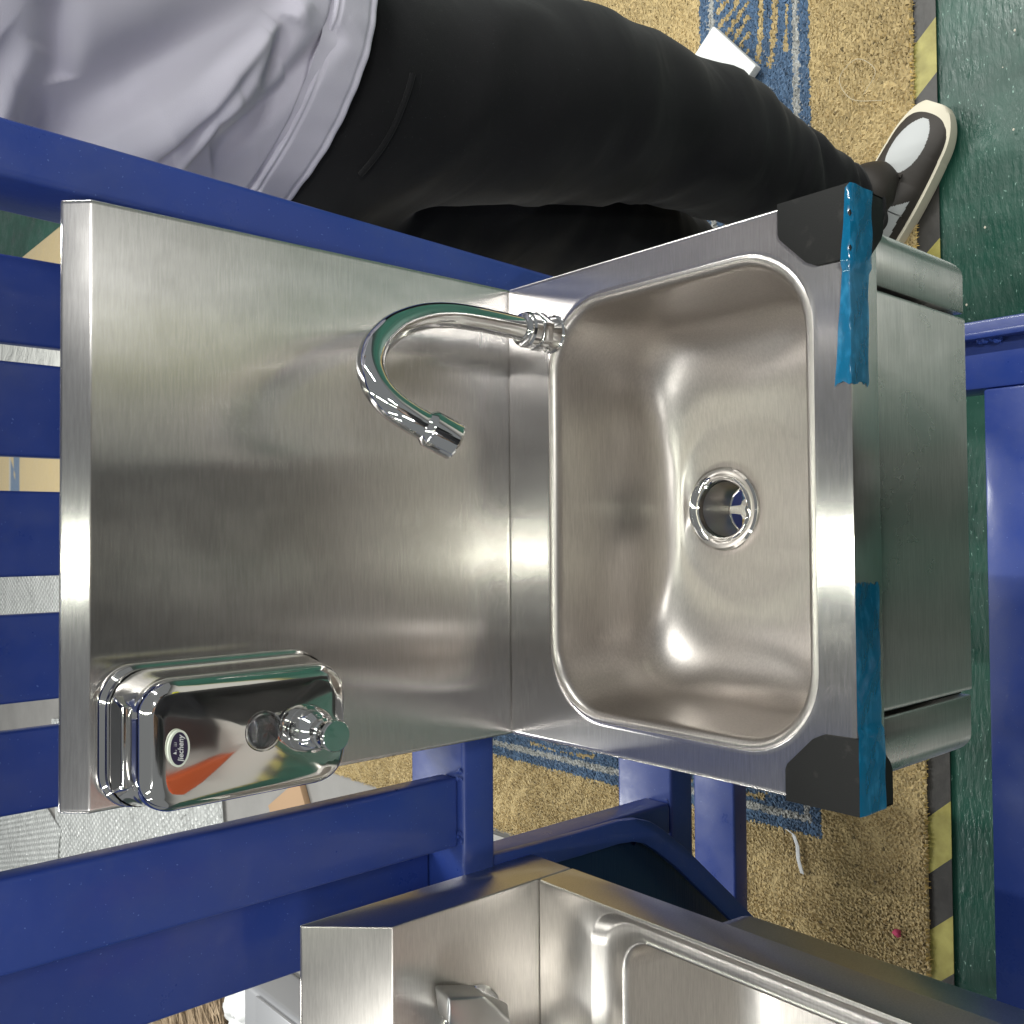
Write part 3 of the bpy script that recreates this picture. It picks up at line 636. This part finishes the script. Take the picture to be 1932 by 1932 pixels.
def trousers(j, root, wig=True):
    V, E, R = [], [], []
    def add(p, r, link=None):
        V.append(tuple(p)); R.append(r)
        if link is not None: E.append((link, len(V) - 1))
        return len(V) - 1
    w = add(j['pelvis'] + Vector((0, 0, .14)), .155); p = add(j['pelvis'], .165, w)
    for s in 'AB':
        hp, kn, an = j['hip' + s], j['knee' + s], j['ank' + s]
        h = add(hp, .120, p); m = add(hp.lerp(kn, .45) + Vector((.012, 0, 0)), .130, h); k = add(kn, .102, m); c = add(kn.lerp(an, .45), .090, k); d = add(kn.lerp(an, .85), .068, c); add(an + Vector((0, 0, -.03)), .062, d); add(an + (j['toe' + s] - an) * .22 + Vector((0, 0, -.035)), .050, len(V) - 1)
    o = skin_mesh('trousers', V, E, R, 1, 4)
    me = o.data; co = get_co(me); no = get_no(me)
    dsp = np.zeros(len(co))
    for i, c in enumerate(co):
        v = Vector(c); a = mnoise.noise(Vector((v.x * 5, v.y * 5, v.z * 9))) * .014
        b = 1 - abs(mnoise.noise(Vector((v.x * 7 + 3 + v.z * 4, v.y * 7, v.z * 14)))) * 2; a += b * .006
        t = min(max((-.38 - v.z) / .4, 0), 1); b = 1 - abs(mnoise.noise(Vector((v.x * 6, v.y * 6, v.z * 26)))) * 2.2; a += b * .015 * t
        dsp[i] = a
    set_co(me, co + no * dsp[:, None]); me.materials.append(M_TROUSER); keep(o, root); return o
def seg_dist(px, pz, poly):
    """signed distance to a polyline and parameter along it"""
    best = np.full(px.shape, 9.); sgn = np.ones(px.shape); tt = np.zeros(px.shape); n = len(poly) - 1
    for i in range(n):
        (ax, az_), (bx, bz) = poly[i], poly[i + 1]; dx, dz = bx - ax, bz - az_; L2 = dx * dx + dz * dz
        t = np.clip(((px - ax) * dx + (pz - az_) * dz) / L2, 0, 1); qx, qz = px - ax - t * dx, pz - az_ - t * dz; d = np.hypot(qx, qz)
        cr = np.sign(dx * qz - dz * qx); m = d < best; best[m] = d[m]; sgn[m] = cr[m]; tt[m] = ((i + t) / n)[m]
    return best * sgn, tt
def shirt(root, cen, rad, ztop, m, folds=True, hem=None):
    nu, nv = 420, 330; V = np.zeros((nv, nu, 3)); ang = np.linspace(0, 2 * math.pi, nu, endpoint=False)
    z0 = hem
    for i in range(nv):
        f = i / (nv - 1); z = z0 + (ztop - z0) * f
        cx, cy = cen(z); rx, ry = rad(z)
        V[i, :, 0] = cx + rx * np.cos(ang); V[i, :, 1] = cy + ry * np.sin(ang); V[i, :, 2] = z + .022 * np.clip((cx - V[i, :, 0] + .02) / .15, -.3, 1) * (1 - f) ** 2
    P = V.reshape(-1, 3); N_ = np.stack([np.cos(ang), np.sin(ang), 0 * ang], 1); N_ = np.tile(N_, (nv, 1)); ux, uz = P[:, 0], P[:, 2]
    h = np.zeros(len(P))
    for i, c in enumerate(P):
        v = Vector(c); h[i] = .006 * mnoise.noise(Vector((v.x * 9 - v.z * 7, v.y * 7, v.z * 8))) + .004 * (1 - 2 * abs(mnoise.noise(Vector((v.x * 14 - v.z * 10, v.y * 8, v.z * 9 + 4)))))
    if folds:
        front = np.clip(-N_[:, 1] * 2.2, 0, 1)
        def ridge(poly, A, w1, w2, asym=0):
            d, t = seg_dist(ux, uz, poly); fade = np.sin(np.clip(t, .001, .999) * math.pi) ** .45
            return A * fade * np.where(d > 0, np.exp(-(d / w1) ** 2), np.exp(-(d / w2) ** 2))
        g = ridge([(.392 + .03, .234 - .03), (.339, .295), (.292, .369)], .016, .028, .006)
        g -= ridge([(.463, .189), (.379, .281), (.310, .365)], .030, .022, .030)
        g += ridge([(.434, .194), (.386, .230), (.322, .277), (.300, .289)], .014, .006, .018)
        g -= ridge([(.440, .182), (.382, .199)], .022, .010, .009)
        g += ridge([(.46, .168), (.38, .215), (.33, .25)], .012, .010, .010)
        g -= ridge([(.447, .134), (.370, .189), (.334, .215)], .015, .010, .014)
        g += ridge([(.40, .175), (.35, .225)], .010, .008, .012)
        g -= ridge([(.40, .375), (.345, .355)], .020, .012, .018); g += ridge([(.29, .403), (.365, .38)], .012, .012, .014)
        g += ridge([(.30, .25), (.36, .235), (.375, .22)], .010, .010, .006)
        g -= ridge([(.30, .33), (.33, .36), (.36, .41)], .012, .012, .02)
        h = h * .6 + g * front
    hz = (P[:, 2] - P[:nu, 2].reshape(1, -1).repeat(nv, 0).ravel()) if True else 0
    h -= .0055 * np.exp(-((hz - .046) / .0025) ** 2); h += .0035 * (hz < .045); h -= .0022 * np.exp(-((hz - .040) / .0016) ** 2); h -= .0016 * np.exp(-((hz - .006) / .0016) ** 2); h += .0006 * np.clip(1 - hz / .05, 0, 1) * np.sin(np.tile(ang, nv) * 34 + 9 * hz) * (hz < .046)
    gather = np.clip(-np.cos(ang - 2 * math.pi) * 0, 0, 1)
    gat = np.tile(np.exp(-((ang - 5.45) / .22) ** 2), nv) * np.exp(-((hz - .02) / .03) ** 2)
    h += gat * .008 * np.sin(np.tile(ang, nv) * 130 + 2 * np.sin(hz * 160))
    P = P + N_ * h[:, None]
    idx = np.arange(nu * nv).reshape(nv, nu); nx = np.roll(idx, -1, 1)
    F = np.stack([idx[:-1], nx[:-1], nx[1:], idx[1:]], -1).reshape(-1, 4)
    # inner hem turn-up
    base = len(P); hemv = P[:nu] - N_[:nu] * .0025; up = P[:nu] - N_[:nu] * .004 + np.array([0, 0, .05]); P = np.concatenate([P, hemv, up])
    k = np.arange(nu); kn = np.roll(k, -1); F = np.concatenate([F, np.stack([kn, k, base + k, base + kn], 1), np.stack([base + kn, base + k, base + nu + k, base + nu + kn], 1)])
    o = new_mesh('shirt', P.tolist(), F.tolist(), (m,), None, 180); keep(o, root); return o
def shoe(name, heel, toe, root, ms):
    heel, toe = Vector(heel), Vector(toe); d = toe - heel; L = d.length; d.normalize(); s = d.cross(Vector((0, 0, 1))); n = 170
    def wid(f): return .036 + .012 * math.sin(min(f * 1.25, 1) * math.pi * .75) if f < .75 else .045 * math.sqrt(max(1 - ((f - .75) / .262) ** 2, .02))
    def section(f, up):
        w = wid(f) * (1 if f > .05 else .72 + f * 5.6); cx = heel + d * (f * L); pts = []
        return w, cx
    V, F = [], []; m = 120
    # sole
    for i in range(n + 1):
        f = i / n; w, c = section(f, 0); spring = .010 * max(0, (f - .8) / .2) ** 2
        for (a, z) in ((-1, 0 + spring), (-1.04, .010 + spring), (-1.02, .024 + spring * .7), (-.8, .027 + spring * .7), (.8, .027 + spring * .7), (1.02, .024 + spring * .7), (1.04, .010 + spring), (1, spring)):
            p = c + s * (a * (w + .003)); V.append((p.x, p.y, FLOOR + .008 + z))
    for i in range(n):
        for k in range(8): F.append((i * 8 + k, i * 8 + (k + 1) % 8, (i + 1) * 8 + (k + 1) % 8, (i + 1) * 8 + k))
    F += [tuple(range(8))[::-1], tuple(n * 8 + k for k in range(8))]
    sole = new_mesh('sole', V, F, (M_SOLE,), None, 60); keep(sole, root)
    V, F, MI = [], [], []
    for i in range(n + 1):
        f = i / n; w, c = section(f, 0)
        top = .105 if f < .28 else (.105 - (.105 - .058) * min((f - .28) / .32, 1) if f < .60 else .058 - .030 * max(0, (f - .60) / .40) ** 2.2)
        for k in range(m + 1):
            a = math.pi * k / m; x = -math.cos(a); z = math.sin(a) ** .75
            taper = 1 - .42 * (z if f < .45 else z * .55)
            p = c + s * (x * w * 1.0 * (taper if abs(x) < .999 else 1)); V.append((p.x, p.y, FLOOR + .033 + z * (top - .03)))
    for i in range(n):
        for k in range(m):
            F.append((i * (m + 1) + k, i * (m + 1) + k + 1, (i + 1) * (m + 1) + k + 1, (i + 1) * (m + 1) + k)); f = (i + .5) / n; zz_ = math.sin(math.pi * (k + .5) / m)
            kk = (k + .5) / m * 2 - 1; white = ((f - .77) / .15) ** 2 + (kk / .48) ** 2 < 1 or (.26 < f < .56 - .2 * (1 - abs(kk)) and .28 < abs(kk) < .92 - .4 * abs(f - .34))
            MI.append(0 if white else 1)
    up = new_mesh('upper', V, F, (M_WHITELEATHER, M_BLACKLEATHER), None, 60, MI); keep(up, root)
    b = bmesh.new()
    for k in range(6):
        f = .40 + k * .045; w, c = section(f, 0); top = .105 - (.105 - .058) * min((f - .28) / .32, 1)
        rbox(b, -.022, .022, -.003, .003, 0, .004, .001, 1, Matrix.Translation((c.x, c.y, FLOOR + top + .003)) @ Matrix((tuple(s), tuple(d), (0, 0, 1))).transposed().to_4x4())
    keep(from_bm('laces', b, (M_BLACKLEATHER,), None), root)
    return up

VV = Vector
def catmull_r(r): return [float(x) for x in np.interp(np.linspace(0, len(r) - 1, (len(r) - 1) * 8 + 1), range(len(r)), r)]
per = empty('person', (.45, .15, FLOOR))
tag(per, 'person in a pale lilac grey top, black trousers and two-tone sneakers behind the blue post', 'person')
J = dict(pelvis=VV((.445, .275, .08)), chest=VV((.46, .31, .42)), neck=VV((.47, .31, .60)), head=VV((.50, .31, .76)), face=VV((1, 0, 0)),
         hipA=VV((.455, .195, .0)), kneeA=VV((.524, .128, -.37)), ankA=VV((.455, .062, -.72)), toeA=VV((.59, -.03, -.78)),
         hipB=VV((.415, .345, .0)), kneeB=VV((.452, .315, -.38)), ankB=VV((.395, .27, -.73)), toeB=VV((.44, .28, -.78)),
         shA=VV((.46, .13, .53)), elbA=VV((.66, .11, .47)), wriA=VV((.88, .16, .52)), shB=VV((.46, .49, .53)), elbB=VV((.64, .50, .44)), wriB=VV((.86, .44, .50)))
body(J, per); tr = trousers(J, per)
def cen(z): f = min(max((z - .05) / .4, 0), 1); return (.470 - .01 * f, .285 + .02 * f)
def rad(z):
    f = min(max((z - .08) / .5, 0), 1); top = max(0, (z - .48) / .14)
    return (.150 + .008 * math.sin(f * 3.1)) * (1 - .75 * top ** 2), (.205 + .018 * math.sin(f * 3.1)) * (1 - .75 * top ** 2)
shirt(per, cen, rad, .62, M_SHIRT, True, .094)
for s in 'AB':  # sleeves
    keep(tube('sleeve', catmull([J['sh' + s] + VV((-.0, 0, .02)), J['sh' + s].lerp(J['elb' + s], .4), J['elb' + s].lerp(J['sh' + s], .25)]), .075, M_SHIRT), per)
shoe('shoe', (.362, .100, 0), (.602, -.058, 0), per, None)
keep(tube('shoe_tongue', catmull([(.435, .062, -.715), (.462, .046, -.728), (.492, .020, -.742), (.512, .004, -.757)]), catmull_r([.050, .046, .040, .022]), M_BLACKLEATHER, None, 20, smooth=180), per)
shoe('shoe', (.23, .255, 0), (.50, .29, 0), per, None)
ph = empty('person', (-.05, -1.07, FLOOR)); tag(ph, 'photographer in dark clothes facing the sink, seen only mirrored in the steel', 'person')
K = dict(pelvis=VV((-.08, -1.08, .08)), chest=VV((-.08, -1.06, .42)), neck=VV((-.07, -1.04, .60)), head=VV((-.06, -1.06, .75)), face=VV((0, 1, 0)),
         hipA=VV((.01, -1.07, .0)), kneeA=VV((.04, -1.05, -.38)), ankA=VV((.05, -1.08, -.73)), toeA=VV((.07, -0.97, -.78)),
         hipB=VV((-.17, -1.07, .0)), kneeB=VV((-.19, -1.05, -.38)), ankB=VV((-.20, -1.08, -.73)), toeB=VV((-.22, -0.97, -.78)),
         shA=VV((.12, -1.05, .54)), elbA=VV((.20, -1.02, .30)), wriA=VV((.16, -0.74, .44)), shB=VV((-.27, -1.05, .54)), elbB=VV((-.34, -1.02, .30)), wriB=VV((-.24, -0.74, .44)))
body(K, ph); tk = trousers(K, ph); tk.data.materials[0] = fabric('charcoal_trousers', (.06, .056, .056))
M_DSHIRT = fabric('charcoal_knit', (.022, .022, .026))
shirt(ph, lambda z: (-.08, -1.07), lambda z: (.205 * (1 - .7 * max(0, (z - .5) / .12) ** 2), .15 * (1 - .7 * max(0, (z - .5) / .12) ** 2)), .62, M_DSHIRT, False, .0)
for s in 'AB': keep(tube('sleeve', catmull([K['sh' + s], K['elb' + s], K['elb' + s].lerp(K['wri' + s], .8)]), .058, M_DSHIRT), ph)
shoe('shoe', (.05, -1.14, 0), (.07, -0.88, 0), ph, None); shoe('shoe', (-.20, -1.14, 0), (-.22, -0.88, 0), ph, None)
def crate(x, y, w, d, h, col, label, rot=0):
    root = empty('plastic_crate', (x, y, FLOOR)); m = mat('crate_plastic', col, .4); tag(root, label, 'crate'); t = .012; z = FLOOR
    bm = bmesh.new(); rbox(bm, -w/2, w/2, -d/2, d/2, .004, .02, .002)
    for a in ((-w/2, w/2, -d/2, -d/2 + t), (-w/2, w/2, d/2 - t, d/2), (-w/2, -w/2 + t, -d/2 + t, d/2 - t), (w/2 - t, w/2, -d/2 + t, d/2 - t)): rbox(bm, *a, .02, h, .002)
    o = from_bm('crate_body', bm, (m,), root)
    for ya, yb in ((-d/2 - .012, -d/2 - .0005), (d/2 + .0005, d/2 + .012)):
        bm = bmesh.new(); rbox(bm, -w/2 - .012, w/2 + .012, ya, yb, h - .05, h - .005, .003); from_bm('crate_rim', bm, (m,), root); root.rotation_euler = (0, 0, rot)
crate(-1.15, -2.9, .5, .5, .55, (.62, .12, .04), 'orange plastic crate seen only mirrored in the soap dispenser')
crate(.80, -3.7, .35, .35, .35, (.62, .62, .03), 'lime yellow plastic crate seen only mirrored in the soap dispenser')
crate(-.55, -3.4, .6, .4, .9, (.05, .05, .055), 'added black plastic crate, unseen, giving the soap dispenser a dark reflection')  # unseen crate added to darken the mirrored surroundings
tag(box('hazard_tape', (-2.9, 2.9, -2.12, -2.02, FLOOR + .0052, FLOOR + .0065), M_HAZ, r=0), 'second striped tape across the workshop floor, mirrored in the dispenser', 'floor tape')
# pocket welt found on the trouser surface
def cast(px, py, objs):
    d = ex * (966 - py) + ey * (966 - px) - ez * 1800.0; d.normalize(); o = Vector(cam.matrix_world.translation)
    best = None
    for ob in objs:
        inv = ob.matrix_world.inverted(); ok, loc, nor, _ = ob.ray_cast(inv @ o, (inv.to_3x3() @ d).normalized())
        if ok:
            wl = ob.matrix_world @ loc
            if best is None or (wl - o).length < (best[0] - o).length: best = (wl, nor)
    return best
bpy.context.view_layer.update()
pk = [cast(x, y, [tr]) for x, y in ((778, 140), (770, 170), (757, 205), (742, 240), (722, 275), (700, 305), (680, 328))]
pk = [h for h in pk if h]
if len(pk) > 3:
    keep(tube('pocket_welt', catmull([h[0] + h[1] * .001 for h in pk]), .0032, M_TROUSER, None, 8), per)
    keep(tube('pocket_seam', catmull([h[0] + h[1] * .0005 + VV((.004, 0, -.012)) for h in pk]), .0016, M_TROUSER, None, 8), per)

# ------------------------------------------------------------------ things on the floor
def thing(o, label, cat, group=None): return tag(o, label, cat, group)
fb = box('foam_block', (-.068, .068, -.036, .036, 0, .018), M_WHITE, r=.003); fb.location = (.80, .315, FLOOR + .024); fb.rotation_euler = (.0, 0, math.radians(40)); thing(fb, 'white foam block on the blue border of the rug behind the knee', 'foam block')
fb = box('white_carton', (-.03, .03, -.03, .03, 0, .02), M_WHITE, r=.004); fb.location = (.675, .60, FLOOR + .02); fb.rotation_euler = (0, 0, .5); thing(fb, 'small white box on the rug seen between the legs', 'box')
V = [(-.512, .218), (-.518, .205), (-.535, .198), (-.556, .197), (-.578, .190)]
o = prism('paper_strip', [(x, y + .0035) for x, y in V] + [(x - .001, y - .0035) for x, y in V[::-1]], FLOOR + .0225, FLOOR + .0245, M_WHITE, None, .0005, 'z'); thing(o, 'narrow torn white paper strip lying on the beige rug', 'paper strip')
o = box('cardboard_piece', (-.045, .045, -.11, .11, 0, .02), M_CARD, r=.002); o.location = (-.83, 1.93, FLOOR + .004); o.rotation_euler = (0, 0, .55); thing(o, 'brown cardboard piece on the grey floor beside the left blue post', 'cardboard')
o = lathe('washer', [(.006, 0), (.013, 0), (.013, .002), (.006, .002), (.006, 0)], (-.690, .062, FLOOR + .006), (0, 0, 1), M_DARKSTEEL, n=24); thing(o, 'small steel washer on the dark floor strip by the rug corner', 'washer')
M_THREAD = mat('white_thread', (.48, .42, .30), .8)
o = tube('thread', catmull([(-.70, .22, FLOOR + .007), (-.693, .17, FLOOR + .007), (-.70, .13, FLOOR + .007), (-.688, .09, FLOOR + .007), (-.70, .055, FLOOR + .007)], 6), .0009, M_THREAD, None, 6); thing(o, 'loose grey thread curling along the left rug edge', 'thread')
o = tube('thread', catmull([(.64, .03, FLOOR + .026), (.66, .08, FLOOR + .026), (.70, .10, FLOOR + .026), (.72, .07, FLOOR + .026), (.69, .04, FLOOR + .026), (.66, .06, FLOOR + .026)], 6), .0005, M_THREAD, None, 6); thing(o, 'fine looped thread on the beige rug above the sneaker', 'thread')
M_PINK = mat('pink_lint', (.45, .05, .12), .9)
b = bmesh.new(); bmesh.ops.create_icosphere(b, subdivisions=2, radius=.006, matrix=Matrix.Translation((-.625, .03, FLOOR + .024)))
for v in b.verts: v.co += Vector([mnoise.noise(v.co * 300 + Vector((k * 5, 0, 0))) * .003 for k in range(3)])
thing(from_bm('lint', b, (M_PINK,), None, 180), 'tiny pink lint tuft on the front edge of the rug', 'lint')
b = bmesh.new(); rndm = random.Random(3)
for k in range(90):
    x, y = rndm.uniform(-1.05, -.70), rndm.uniform(-.03, .34); s = rndm.uniform(.0008, .0028)
    if rndm.random() < .3: x, y = rndm.uniform(-.9, 1.0), rndm.uniform(-.3, -.05)
    bmesh.ops.create_icosphere(b, subdivisions=1, radius=1, matrix=Matrix.Translation((x, y, FLOOR + .007)) @ Matrix.Diagonal((s, s * .8, s * .5, 1)))
tag(from_bm('floor_debris', b, (mat('pale_debris', (.5, .46, .38), .8),), None), 'scattered pale crumbs on the floor', 'debris', kind='stuff')

# bubble wrap sheets and pale packaging on the grey floor, upper left
M_BUB = mat('bubble_wrap', (.52, .53, .52), .22, 0, Alpha=.72, Specular_IOR_Level=.8); w_ = N(M_BUB)
w_.normal(w_.bump(w_.noise((6, 6, 6), 4, dist=1.5), .8, .05))
def bubble(name, cx, cy, wx, wy, rot, z, label, step=.02):
    V, F = [], []; nx, ny = int(wx / step), int(wy / step)
    for i in range(nx + 1):
        for k in range(ny + 1):
            x, y = (i / nx - .5) * wx, (k / ny - .5) * wy; V.append((x, y, .010 * mnoise.noise(Vector((x * 5, y * 5, z * 50))) + .012 + .004 * math.sin(x * 9 + y * 3)))
    for i in range(nx):
        for k in range(ny): a = i * (ny + 1) + k; F.append((a, a + ny + 1, a + ny + 2, a + 1))
    root = empty(name, (cx, cy, FLOOR + z)); o = new_mesh('film', V, F, (M_BUB,), root, 180)
    V, F = [], []
    sb = .028
    for i in range(int(wx / sb)):
        for k in range(int(wy / sb)):
            x, y = -wx / 2 + (i + .5 + .5 * (k % 2)) * sb, -wy / 2 + (k + .5) * sb; b0 = len(V); zz_ = .010 * mnoise.noise(Vector((x * 5, y * 5, z * 50))) + .012 + .004 * math.sin(x * 9 + y * 3)
            for t in range(6): V.append((x + .0115 * math.cos(t * 1.047), y + .0115 * math.sin(t * 1.047), zz_ + .001))
            for t in range(6): V.append((x + .008 * math.cos(t * 1.047), y + .008 * math.sin(t * 1.047), zz_ + .005))
            for t in range(6): F.append((b0 + t, b0 + (t + 1) % 6, b0 + 6 + (t + 1) % 6, b0 + 6 + t))
            F.append(tuple(b0 + 6 + t for t in range(6)))
    o = new_mesh('bubble', V, F, (M_BUB,), root, 180); o['kind'] = 'stuff'
    root.rotation_euler = (0, 0, rot); tag(root, label, 'bubble wrap'); return root
bubble('bubble_wrap', -1.25, 3.3, 1.0, 1.9, .15, .004, 'crumpled bubble wrap sheet on the grey floor behind the left post')
bubble('bubble_wrap', -1.9, 4.9, 1.3, 1.3, -.2, .010, 'farther bubble wrap sheet at the left picture edge')
bubble('bubble_wrap', -.42, 4.75, .5, 1.2, .05, .006, 'strip of bubble wrap glimpsed through the middle slat gap')
M_FILM = mat('pale_plastic_sheet', (.60, .60, .57), .3); w_ = N(M_FILM); w_.normal(w_.bump(w_.noise((7, 7, 7), 4, dist=1.5), 1., .04))
def film(name, x0, x1, y0, y1, z, label, cat, m=M_FILM):
    n = 24; V = []; F = []
    for i in range(n + 1):
        for k in range(n + 1):
            x, y = x0 + (x1 - x0) * i / n, y0 + (y1 - y0) * k / n; V.append((x, y, z + .012 * mnoise.noise(Vector((x * 8, y * 8, 1))) + .012))
    for i in range(n):
        for k in range(n): a = i * (n + 1) + k; F.append((a, a + n + 1, a + n + 2, a + 1))
    return tag(new_mesh(name, V, F, (m,), None, 180), label, cat)
film('plastic_sheet', .62, 1.10, 3.9, 5.8, FLOOR + .02, 'crinkled clear grey plastic sheet glimpsed through the upper slat gap', 'plastic sheet')
film('plastic_sheet', -1.02, -.695, .62, 1.38, FLOOR + .004, 'flat pale grey plastic sheet beside the rug under the blue rails', 'plastic sheet', mat('dull_grey_sheet', (.30, .29, .275), .5))
# pale sheet metal cabinet, broom bristles and a crumpled bag seen past the lower left corner
cb = empty('steel_cabinet', (-1.3, 1.7, FLOOR)); tag(cb, 'pale grey sheet metal cabinet behind the second sink', 'cabinet')
M_PALEM = mat('pale_sheet_metal', (.50, .50, .52), .35, .6)
keep(box('cabinet_body', (-2.1, -1.32, 1.45, 1.98, FLOOR + .002, FLOOR + .14), M_PALEM, r=.02, seg=4), cb)
keep(box('cabinet_top', (-2.09, -1.33, 1.44, 1.88, FLOOR + .141, FLOOR + .150), M_PALEM, r=.003), cb)
br_ = empty('broom', (-1.62, 2.5, FLOOR)); tag(br_, 'bundle of light brown broom bristles at the lower picture edge', 'broom')
V, F = [], []
for k in range(1700):
    x, y = -1.50 - random.random() * .42, 2.2 + random.random() * .75; a = random.gauss(.5, .35); L = random.uniform(.15, .42); z = FLOOR + random.uniform(.01, .11); b0 = len(V); w = .0022
    dx, dy = math.cos(a) * L, math.sin(a) * L; V += [(x - w, y + w, z), (x + w, y - w, z), (x + dx, y + dy, z + random.uniform(-.03, .03))]; F.append((b0, b0 + 1, b0 + 2))
M_BRIS = mat('brown_bristle', (.38, .26, .15), .8); w_ = N(M_BRIS); w_.color(w_.mix(w_.noise((20, 20, 20), 2), (.16, .10, .05), (.55, .42, .28)))
keep(tag(new_mesh('bristles', V, F, (M_BRIS,)), kind='stuff'), br_)
keep(tube('broom_handle', [(-1.50, 2.05, FLOOR + .03), (-1.42, 2.5, FLOOR + .03)], .028, M_RUBBER, None, 12), br_)
b = bmesh.new(); bmesh.ops.create_icosphere(b, subdivisions=4, radius=.085, matrix=Matrix.Translation((-1.46, 2.07, FLOOR + .06)))
for v in b.verts: v.co += (v.co - Vector((-1.46, 2.07, FLOOR + .06))) * (.5 * mnoise.noise(v.co * 14) + .35 * (abs(mnoise.noise(v.co * 34)) - .3))
thing(from_bm('plastic_bag', b, (mat('white_plastic_film', (.78, .78, .78), .3),), None, 60), 'crumpled white plastic bag beside the brown bristles', 'bag')

# ------------------------------------------------------------------ ceiling lamps of the workshop (seen only as reflections)
def fluoro(x, y0, y1, z, power, label, warm=(.97, 1.0, .92), w=.05):
    root = empty('ceiling_lamp', (x, (y0 + y1) / 2, z + .06)); tag(root, label, 'ceiling lamp', 'fluorescent ceiling lamps of the workshop')
    keep(box('lamp_housing', (x - .06, x + .06, y0 - .03, y1 + .03, z + .02, z + .08), M_WHITE, r=.004), root)
    L = bpy.data.lights.new('tube_light', 'AREA'); L.shape = 'RECTANGLE'; L.size = w; L.size_y = y1 - y0; L.energy = power; L.color = warm
    lo = bpy.data.objects.new('tube_light', L); COL.objects.link(lo); lo.location = (x, (y0 + y1) / 2, z); keep(lo, root)
LZ = 2.2
for x, y0, y1, pw, w_l in ((-.08, -2.95, -1.65, 3, 'farthest forward fluorescent lamp, ahead of the photographer'), (-.08, -1.35, -.05, 8, 'fluorescent lamp right above the photographer'), (-.08, .30, 1.6, 9, 'fluorescent lamp right above the main sink'), (2.6, -1.2, 1.2, 110, 'fluorescent lamp far to the right'), (-3.0, -.5, 2.0, 26, 'fluorescent lamp far to the left'), (-1.75, -1.3, .1, 12, 'fluorescent lamp on the near left'),
                           (1.2, 1.5, 3.2, 75, 'fluorescent lamp behind the person'), (-1.4, 2.5, 4.5, 70, 'fluorescent lamp above the bubble wrap'), (1.1, -4.2, -2.4, 70, 'fluorescent lamp over the grey floor on the right'), (-1.5, -4.2, -2.4, 50, 'fluorescent lamp over the orange crate')):
    fluoro(x, y0, y1, LZ, pw, w_l + ', seen only mirrored', (.95, 1.0, .87) if x == -.08 else (.99, 1.0, .96))
